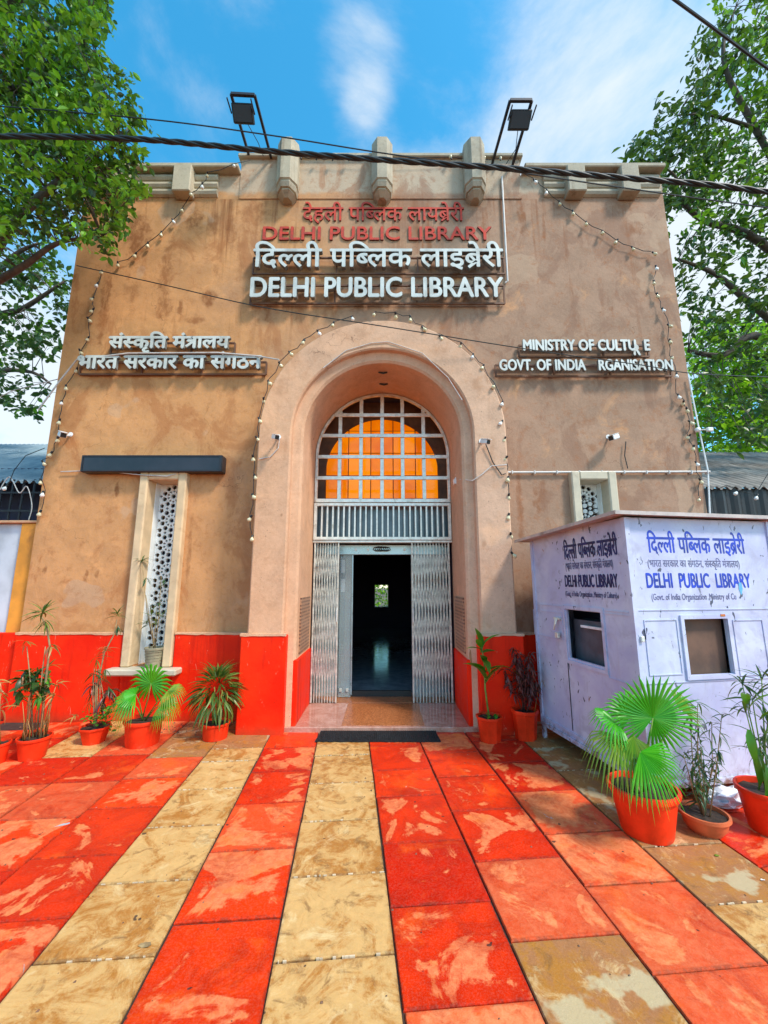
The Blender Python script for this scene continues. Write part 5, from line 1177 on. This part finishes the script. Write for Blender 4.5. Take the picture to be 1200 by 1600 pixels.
m0 = loc_of(o, 758, 1068); m1 = loc_of(o, 785, 1042); stemtube(o, [m0, (m0 + m1) / 2 + Vector((0, 0, .03)), m1], .004, 'green_stem'); leafobj(LM['broadl'], o, m1, (1, -.2, .1), .17); leafobj(LM['straw'], o, loc_of(o, 772, 1045), (.2, -.2, -1), .13); leafobj(LM['straw'], o, loc_of(o, 735, 1015), (-.1, 0, -1), .16)
for k in range(12): leafobj(LM['herb'], o, Vector((random.uniform(-.07, .07), random.uniform(-.07, .05), h * .9)), rdir(10, 70), .05)
# 8 dark dead plant in the corner
o, h, r = pot('potted_plant', 'potted plant with dark reddish withered twigs between the doorway and the kiosk', 'plant', 822, 1154, 818, 1108, 44, 32, sides=8)
for k in range(11):
    b = Vector((random.uniform(-.04, .04), random.uniform(-.04, .04), h * .85)); e = b + Vector((random.uniform(-.16, .12), random.uniform(-.1, .1), random.uniform(.28, .62))); stemtube(o, [b, (b + e) / 2 + Vector((random.uniform(-.03, .03), 0, 0)), e], .0045, 'dry', 'twig')
    for f in (.45, .6, .7, .85, 1): tuft(o, b + (e - b) * f, 7, .09, 'dead', (-70, 40))
q = Vector((.08, -.03, h * .8)); stemtube(o, [q, q + Vector((.06, 0, .25)), q + Vector((.10, 0, .34)), q + Vector((.14, -.02, .22))], .004, 'straw', 'twig')
# 9 big fan palm by the kiosk
o, h, r = pot('potted_fan_palm', 'large potted fan palm with wide bright fronds in front of the kiosk corner', 'plant', 1011, 1300, 1005, 1226, 117, 80)
for (px, py, dy, ax, nm, rd, mt_, dr, sp, n) in ((1020, 1122, -.10, (.35, -.25, .9), (.1, -1, .35), .31, 'palm', .10, 340, 40), (985, 1118, .05, (-.3, .1, 1), (-.2, -.8, .7), .20, 'palm', .3, 260, 24), (962, 1128, -.02, (-1, -.4, .5), (-.4, -.6, 1), .20, 'palm', .6, 200, 22),
                                       (1000, 1175, -.22, (.55, -.5, -.55), (.2, -1, .3), .25, 'palm', .35, 150, 22), (968, 1150, -.08, (-.5, -.5, -.3), (-.4, -1, .5), .24, 'palm_dry', .9, 150, 20), (990, 1150, -.1, (-.1, -.6, -.5), (0, -1, .6), .26, 'palm_dry', .8, 120, 18),
                                       (1058, 1105, .1, (1, .3, .2), (.2, -.8, .6), .20, 'palm_dry', .4, 120, 14)):
    hub = loc_of(o, px, py, dy); stemtube(o, [Vector((random.uniform(-.04, .04), random.uniform(-.03, .03), h * .85)), hub * .5 + Vector((0, 0, h * .5)), hub], .008, 'green_stem', 'petiole')
    fan(o, hub, ax, nm, rd, n, R(sp), mt_, dr * .6, dr * 1.4)
for k in range(5): stemtube(o, [Vector((random.uniform(-.06, .06), random.uniform(-.05, .05), h * .85)), Vector((random.uniform(-.1, .1), -.05, h * 1.2))], .010, 'stem', 'leaf_base')
# 10 low bowl with wiry leaves
o, h, r = pot('potted_plant', 'wiry narrow-leaved plant in a low terracotta bowl against the kiosk front', 'plant', 1103, 1298, 1101, 1268, 84, 52, 'terracotta', 28, bowl=True)
for (px, py) in ((1085, 1150), (1078, 1120), (1112, 1130), (1095, 1170), (1068, 1180), (1120, 1180), (1090, 1100), (1128, 1115), (1100, 1200), (1080, 1200)):
    e = loc_of(o, px, py, random.uniform(-.08, .08)); b = Vector((random.uniform(-.03, .03), random.uniform(-.03, .03), h * .8)); stemtube(o, [b, (b + e) / 2 + Vector((random.uniform(-.03, .03), 0, .02)), e], .0045, 'stem')
    for f in (.35, .5, .65, .8, .92, 1): tuft(o, b + (e - b) * f, 4, .085, 'thin', (-40, 60))
# 11 broad plant at the picture edge
o, h, r = pot('potted_plant', 'leafy potted plant with long hanging leaves, in front of the kiosk hatch', 'plant', 1208, 1298, 1208, 1230, 110, 76)
for (px, py) in ((1175, 1090), (1190, 1060), (1165, 1110), (1200, 1130), (1160, 1070), (1210, 1070)):
    e = loc_of(o, px, py, random.uniform(-.1, .05)); b = Vector((random.uniform(-.04, .04), random.uniform(-.04, .04), h * .85)); stemtube(o, [b, (b + e) / 2 + Vector((0, 0, .02)), e], .006, 'green_stem'); tuft(o, e, 10, .16, 'dstrap', (-30, 75)); tuft(o, (b + e) / 2, 5, .14, 'dstrap', (-50, 40))
for (px, py, d, L_) in ((1165, 1100, (-.3, -.5, .9), .20), (1172, 1105, (.2, -.5, 1), .22), (1178, 1165, (-.1, -.4, -1), .24), (1190, 1190, (.0, -.5, -1), .26), (1170, 1140, (-.3, -.4, -.8), .2), (1195, 1150, (.3, -.6, .2), .22), (1188, 1125, (.3, -.5, .9), .22), (1200, 1210, (0, -.5, -1), .22)):
    leafobj(LM['broadl'], o, loc_of(o, px, py, -.08), d, L_, random.uniform(-.3, .3))
# crumpled bag under the kiosk
q = G(1150, 1270); bg_ = MB(); bm = bmesh.new(); bmesh.ops.create_icosphere(bm, subdivisions=3, radius=1)
for v in bm.verts: n_ = 1 + .28 * math.sin(v.co.x * 9 + v.co.y * 5) * math.sin(v.co.z * 7 + v.co.y * 8) + random.uniform(-.08, .08); v.co = Vector((v.co.x * .14 * n_, v.co.y * .09 * n_, max(0, (v.co.z + .75)) * .06 * n_))
bg_.bm(bm); bg_.v = [v + q + Vector((0, .1, .002)) for v in bg_.v]; bo = bg_.build('plastic_bag', 'plastic_bag'); tag(bo, 'crumpled white plastic bag lying under the kiosk front', 'bag')
# fallen bits
for (px, py, s_, mt_, lb_) in ((1192, 1376, .012, 'sticker', 'scrap of white paper on the yellow paving'), (1120, 1337, .018, 'palm_dry', 'yellow fallen leaf on the paving by the low bowl'), (827, 1477, .03, 'stem', 'dark dry leaf on the yellow slab near the picture edge')):
    if s_ == .03: px, py = 227, 1477
    q = G(px, py, .001); m = MB(); k_ = 7; m.add([(q.x, q.y, .006)] + [(q.x + s_ * random.uniform(.6, 1.1) * math.cos(2 * math.pi * a / k_), q.y + s_ * .6 * random.uniform(.6, 1.1) * math.sin(2 * math.pi * a / k_), random.uniform(.002, .008)) for a in range(k_)], [(0, 1 + a, 1 + (a + 1) % k_) for a in range(k_)])
    oo = m.build('fallen_leaf' if mt_ != 'sticker' else 'paper_scrap', mt_); tag(oo, lb_, 'litter')

# loose grit and chips along the foot of the wall
m = MB(); rg = random.Random(8)
for k in range(420):
    if rg.random() < .6: x, y = rg.choice([rg.uniform(-3.9, -1.6), rg.uniform(-2.3, -1.2)]), rg.gauss(4.62, .12)
    else: x, y = rg.uniform(-3.5, 3), rg.uniform(1.6, 4.6)
    if y > 4.76: continue
    if abs(x) < 1.5 and y > 4.3: continue
    e = rg.uniform(.002, .006) * (2 if y > 4.4 and rg.random() < .3 else 1)
    m.add([(x - e, y - e, .001), (x + e, y - e * .6, .001), (x + e * .7, y + e, .001), (x - e * .8, y + e * .7, .001), (x, y, e * 1.1)], [(0, 1, 4), (1, 2, 4), (2, 3, 4), (3, 0, 4)])
tag(m.build('grit', 'rust_frame'), 'dark grit and chips scattered over the paving', 'grit', kind='stuff')

# ------------------------------------------------------------------ trees
def inpoly(x, y, poly):
    c = False; j = len(poly) - 1
    for i in range(len(poly)):
        xi, yi = poly[i]; xj, yj = poly[j]
        if (yi > y) != (yj > y) and x < (xj - xi) * (y - yi) / (yj - yi) + xi: c = not c
        j = i
    return c
def tree(label, trunk, limbs, polys, leafL, leafW, group='trees beside the library', singles=150, seedv=1, twigN=8, base=None):
    """limbs: lists of points; polys: (polygon in the photograph, nearest Y, farthest Y, number of twigs, leaf material, gap)"""
    rnd = random.Random(seedv); T_ = thing('tree', label, 'tree', trunk[0][:3], 0, group)
    m = MB(); m.tube([Vector(p_[:3]) for p_ in trunk], [p_[3] for p_ in trunk], 10); m.build('trunk', 'bark', T_, smooth=True)
    nodes = []
    for (pts, r0, r1) in limbs:
        pts = catenary([Vector(p_) for p_ in pts], 5); n = len(pts); m = MB(); m.tube(pts, [r0 + (r1 - r0) * i / (n - 1) for i in range(n)], 8); m.build('branch', 'bark', T_, smooth=True); nodes += pts
    crowns = {}; tw = MB(); cand = []
    from mathutils import noise as mn
    for (poly, Ya, Yb, N_, mat, gap) in polys:
        xs_ = [p_[0] for p_ in poly]; ys_ = [p_[1] for p_ in poly]; cnt = 0; tries = 0
        while cnt < N_ and tries < N_ * 12:
            tries += 1; x = rnd.uniform(min(xs_), max(xs_)); y = rnd.uniform(min(ys_), max(ys_))
            if not inpoly(x, y, poly): continue
            Y = rnd.uniform(Ya, Yb); q = P(x, y, Y)
            if mn.noise(q * 1.7 + Vector((seedv * 7, 0, 0))) < gap: continue
            cnt += 1; near = min(nodes, key=lambda n_: (n_ - q).length_squared)
            if rnd.random() < .35:
                mid = (q + near) / 2 + Vector((rnd.uniform(-.05, .05), rnd.uniform(-.05, .05), .05)); st = near if (near - q).length < .8 else q + (near - q).normalized() * .5
                tw.tube([st, (st + q) / 2 + Vector((0, 0, .03)), q], [.007, .005, .002], 4, False)
            td = Vector((rnd.uniform(-1, 1), rnd.uniform(-1, .6), rnd.uniform(-.6, .6))).normalized()
            for k in range(twigN):
                a = q + td * (k / twigN - .5) * leafL * 3.2; d = (td * .3 + Vector((rnd.uniform(-1, 1), rnd.uniform(-1, 1), rnd.uniform(-.9, .35)))).normalized()
                cand.append((mat, a, d, rnd.uniform(-1.0, 1.0), leafL * rnd.uniform(.5, 1.35)))
    W2 = leafW / 2
    shape = [(0, 0, 0), (-W2 * .85, .30, .05), (0, .30, 0), (W2 * .85, .30, .05), (-W2 * .9, .62, .02), (0, .62, -.04), (W2 * .9, .62, .02), (0, 1.0, -.12)]
    sf = [(0, 2, 1), (0, 3, 2), (1, 2, 5, 4), (2, 3, 6, 5), (4, 5, 7), (5, 6, 7)]
    cand.sort(key=lambda c: -c[4] / c[1].y); step = max(1, 1)
    pr = {}
    for (mat, a, d, roll, L_) in cand[:singles]:
        if mat not in pr: me = bpy.data.meshes.new('leaf'); me.from_pydata(shape, [], sf); me.materials.append(M[mat]); pr[mat] = me
        leafobj(pr[mat], T_, a - Vector(T_.location), d, L_, roll)
    for (mat, a, d, roll, L_) in cand[singles:]:
        fr_ = frame(d, roll); c_ = crowns.setdefault(mat, ([], [])); b = len(c_[0])
        for s_ in shape: c_[0].append(tuple(a + fr_ @ (Vector(s_) * L_) - Vector(T_.location)))
        c_[1].extend([tuple(i + b for i in f) for f in sf])
    for mat, (v, f) in crowns.items():
        me = bpy.data.meshes.new('foliage'); me.from_pydata(v, [], f); me.materials.append(M[mat]); o_ = link('foliage', me, None, T_); o_['kind'] = 'stuff'
    tag(tw.build('twigs', 'bark', T_), kind='stuff')
    return T_
A_ = [(-110, -70), (165, -70), (172, 20), (150, 62), (158, 88), (195, 108), (212, 150), (232, 192), (215, 205), (222, 250), (220, 298), (195, 318), (188, 360), (165, 398), (135, 372), (100, 395), (50, 350), (-110, 400)]
A2 = [(-110, 330), (60, 360), (118, 405), (112, 470), (90, 520), (80, 600), (62, 665), (30, 640), (5, 645), (-30, 620), (-110, 640)]
tree('leafy light green tree spreading over the roof corner with the tall pierced window', [(-5.6, 4.2, 0, .24), (-5.55, 4.15, 2.5, .20), (-5.4, 4.1, 4.5, .16), (-5.2, 4.0, 6.6, .10)],
     [([(-5.5, 4.1, 3.4), P(-60, 470, 4.2), P(20, 350, 3.9), P(110, 270, 3.8), P(190, 220, 3.7)], .09, .015), ([(-5.4, 4.1, 4.4), P(-40, 200, 3.9), P(60, 120, 3.8), P(140, 60, 3.8)], .08, .012),
      ([P(-60, 470, 4.2), P(30, 420, 4.0), P(90, 380, 3.9), P(160, 370, 3.9)], .05, .01), ([(-5.4, 4.1, 4.8), P(-30, 60, 3.9), P(60, -10, 3.9), P(140, -30, 3.9)], .07, .01)],
     [(A_, 3.2, 4.3, 1150, 'leaf_l', -.12), (A_, 3.5, 4.5, 750, 'leaf_d', -.2)], .082, .56, singles=260, seedv=3)
tree('dark open-crowned tree behind the tin roof beside the white wall', [(-9.4, 7.2, 0, .22), (-9.2, 7.1, 3, .18), (-8.9, 7.0, 5.5, .12)],
     [([(-9.2, 7.1, 3.3), P(-30, 520, 6.9), P(40, 480, 6.8), P(100, 440, 6.7)], .09, .02), ([(-9.2, 7.1, 3.0), P(-30, 600, 6.9), P(40, 580, 6.8), P(80, 600, 6.8)], .07, .015), ([(-8.9, 7.0, 5), P(0, 420, 6.8), P(60, 380, 6.7)], .08, .02)],
     [(A2, 6.2, 7.6, 330, 'leaf_d', -.12), (A2, 6.6, 7.6, 70, 'leaf_l', -.1)], .12, .6, singles=60, seedv=5)
B1 = [(1320, -70), (1170, -70), (1178, 25), (1120, 22), (1088, 62), (1112, 112), (1082, 160), (1040, 160), (1062, 215), (1020, 230), (985, 262), (1015, 300), (1042, 380), (1055, 500), (1078, 560), (1100, 690), (1320, 700)]
B4 = [(1080, 150), (1035, 155), (1020, 200), (975, 235), (975, 275), (1000, 300), (1060, 330), (1110, 300), (1110, 60), (1085, 60)]
B2 = [(1070, 540), (1085, 640), (1095, 740), (1320, 760), (1320, 500), (1110, 500)]
B3 = [(1170, -70), (1110, 30), (1130, 190), (1060, 300), (1080, 350), (1320, 380), (1320, -70)]
tree('tall tree with open dark green crown behind the brown corrugated roof', [(9.6, 7.2, 0, .28), (9.5, 7.2, 3, .22), (9.3, 7.1, 5.5, .18), (9.1, 7.0, 8, .11)],
     [([(9.4, 7.15, 4.2), P(1200, 530, 6.8), P(1130, 555, 6.6), P(1075, 548, 6.5)], .09, .03), ([(9.3, 7.1, 4.6), P(1180, 480, 6.7), P(1120, 430, 6.5), P(1060, 405, 6.3)], .08, .02), ([(9.2, 7.05, 6.0), P(1190, 380, 6.6), P(1100, 345, 6.4), P(1060, 310, 6.2)], .09, .03),
      ([P(1100, 345, 6.4), P(1050, 270, 6.2), P(1000, 250, 6.1)], .03, .008), ([(9.1, 7.0, 7), P(1180, 200, 6.5), P(1130, 90, 6.3), P(1150, 10, 6.3)], .08, .015), ([P(1180, 200, 6.5), P(1110, 180, 6.3), P(1060, 180, 6.2)], .04, .01)],
     [(B4, 5.6, 6.6, 150, 'leaf_d', -.3), (B1, 5.6, 7.4, 720, 'leaf_d', .02), (B3, 5.6, 7.0, 300, 'leaf_l', -.05), (B1, 6.2, 7.4, 160, 'leaf_l', .0)], .135, .48, singles=220, seedv=9)
tree('bright green bushy tree beyond the brown roof, below the dark tree', [(12.2, 10.5, 0, .2), (12.1, 10.5, 3, .16), (12.0, 10.4, 5, .1)],
     [([(12.1, 10.5, 3.5), P(1180, 650, 10), P(1120, 640, 9.8)], .08, .02), ([(12.0, 10.4, 4.5), P(1180, 600, 10), P(1110, 590, 9.8)], .07, .02)],
     [(B2, 9.3, 11.2, 1150, 'leaf_b', -1), (B2, 9.3, 11.2, 260, 'leaf_l', -1)], .17, .55, singles=40, seedv=12)
# hedge in the garden seen through the hall
hm = MB(); rnd = random.Random(4); v = []; f = []
for k in range(5000):
    a = Vector((rnd.uniform(-1.6, 1.6), rnd.uniform(18.0, 18.8), rnd.uniform(0, 4))); fr_ = frame((rnd.uniform(-1, 1), rnd.uniform(-1, 1), rnd.uniform(-1, .6))); b = len(v)
    for s_ in ((0, 0, 0), (-.3, .5, 0), (0, 1, 0), (.3, .5, 0)): v.append(tuple(a + fr_ @ (Vector(s_) * .16)))
    f.append((b, b + 1, b + 2, b + 3))
me = bpy.data.meshes.new('garden_hedge'); me.from_pydata(v, [], f); me.materials.append(M['leaf_b']); tag(link('garden_hedge', me), 'bright green hedge seen through the dark hall', 'hedge', kind='stuff')
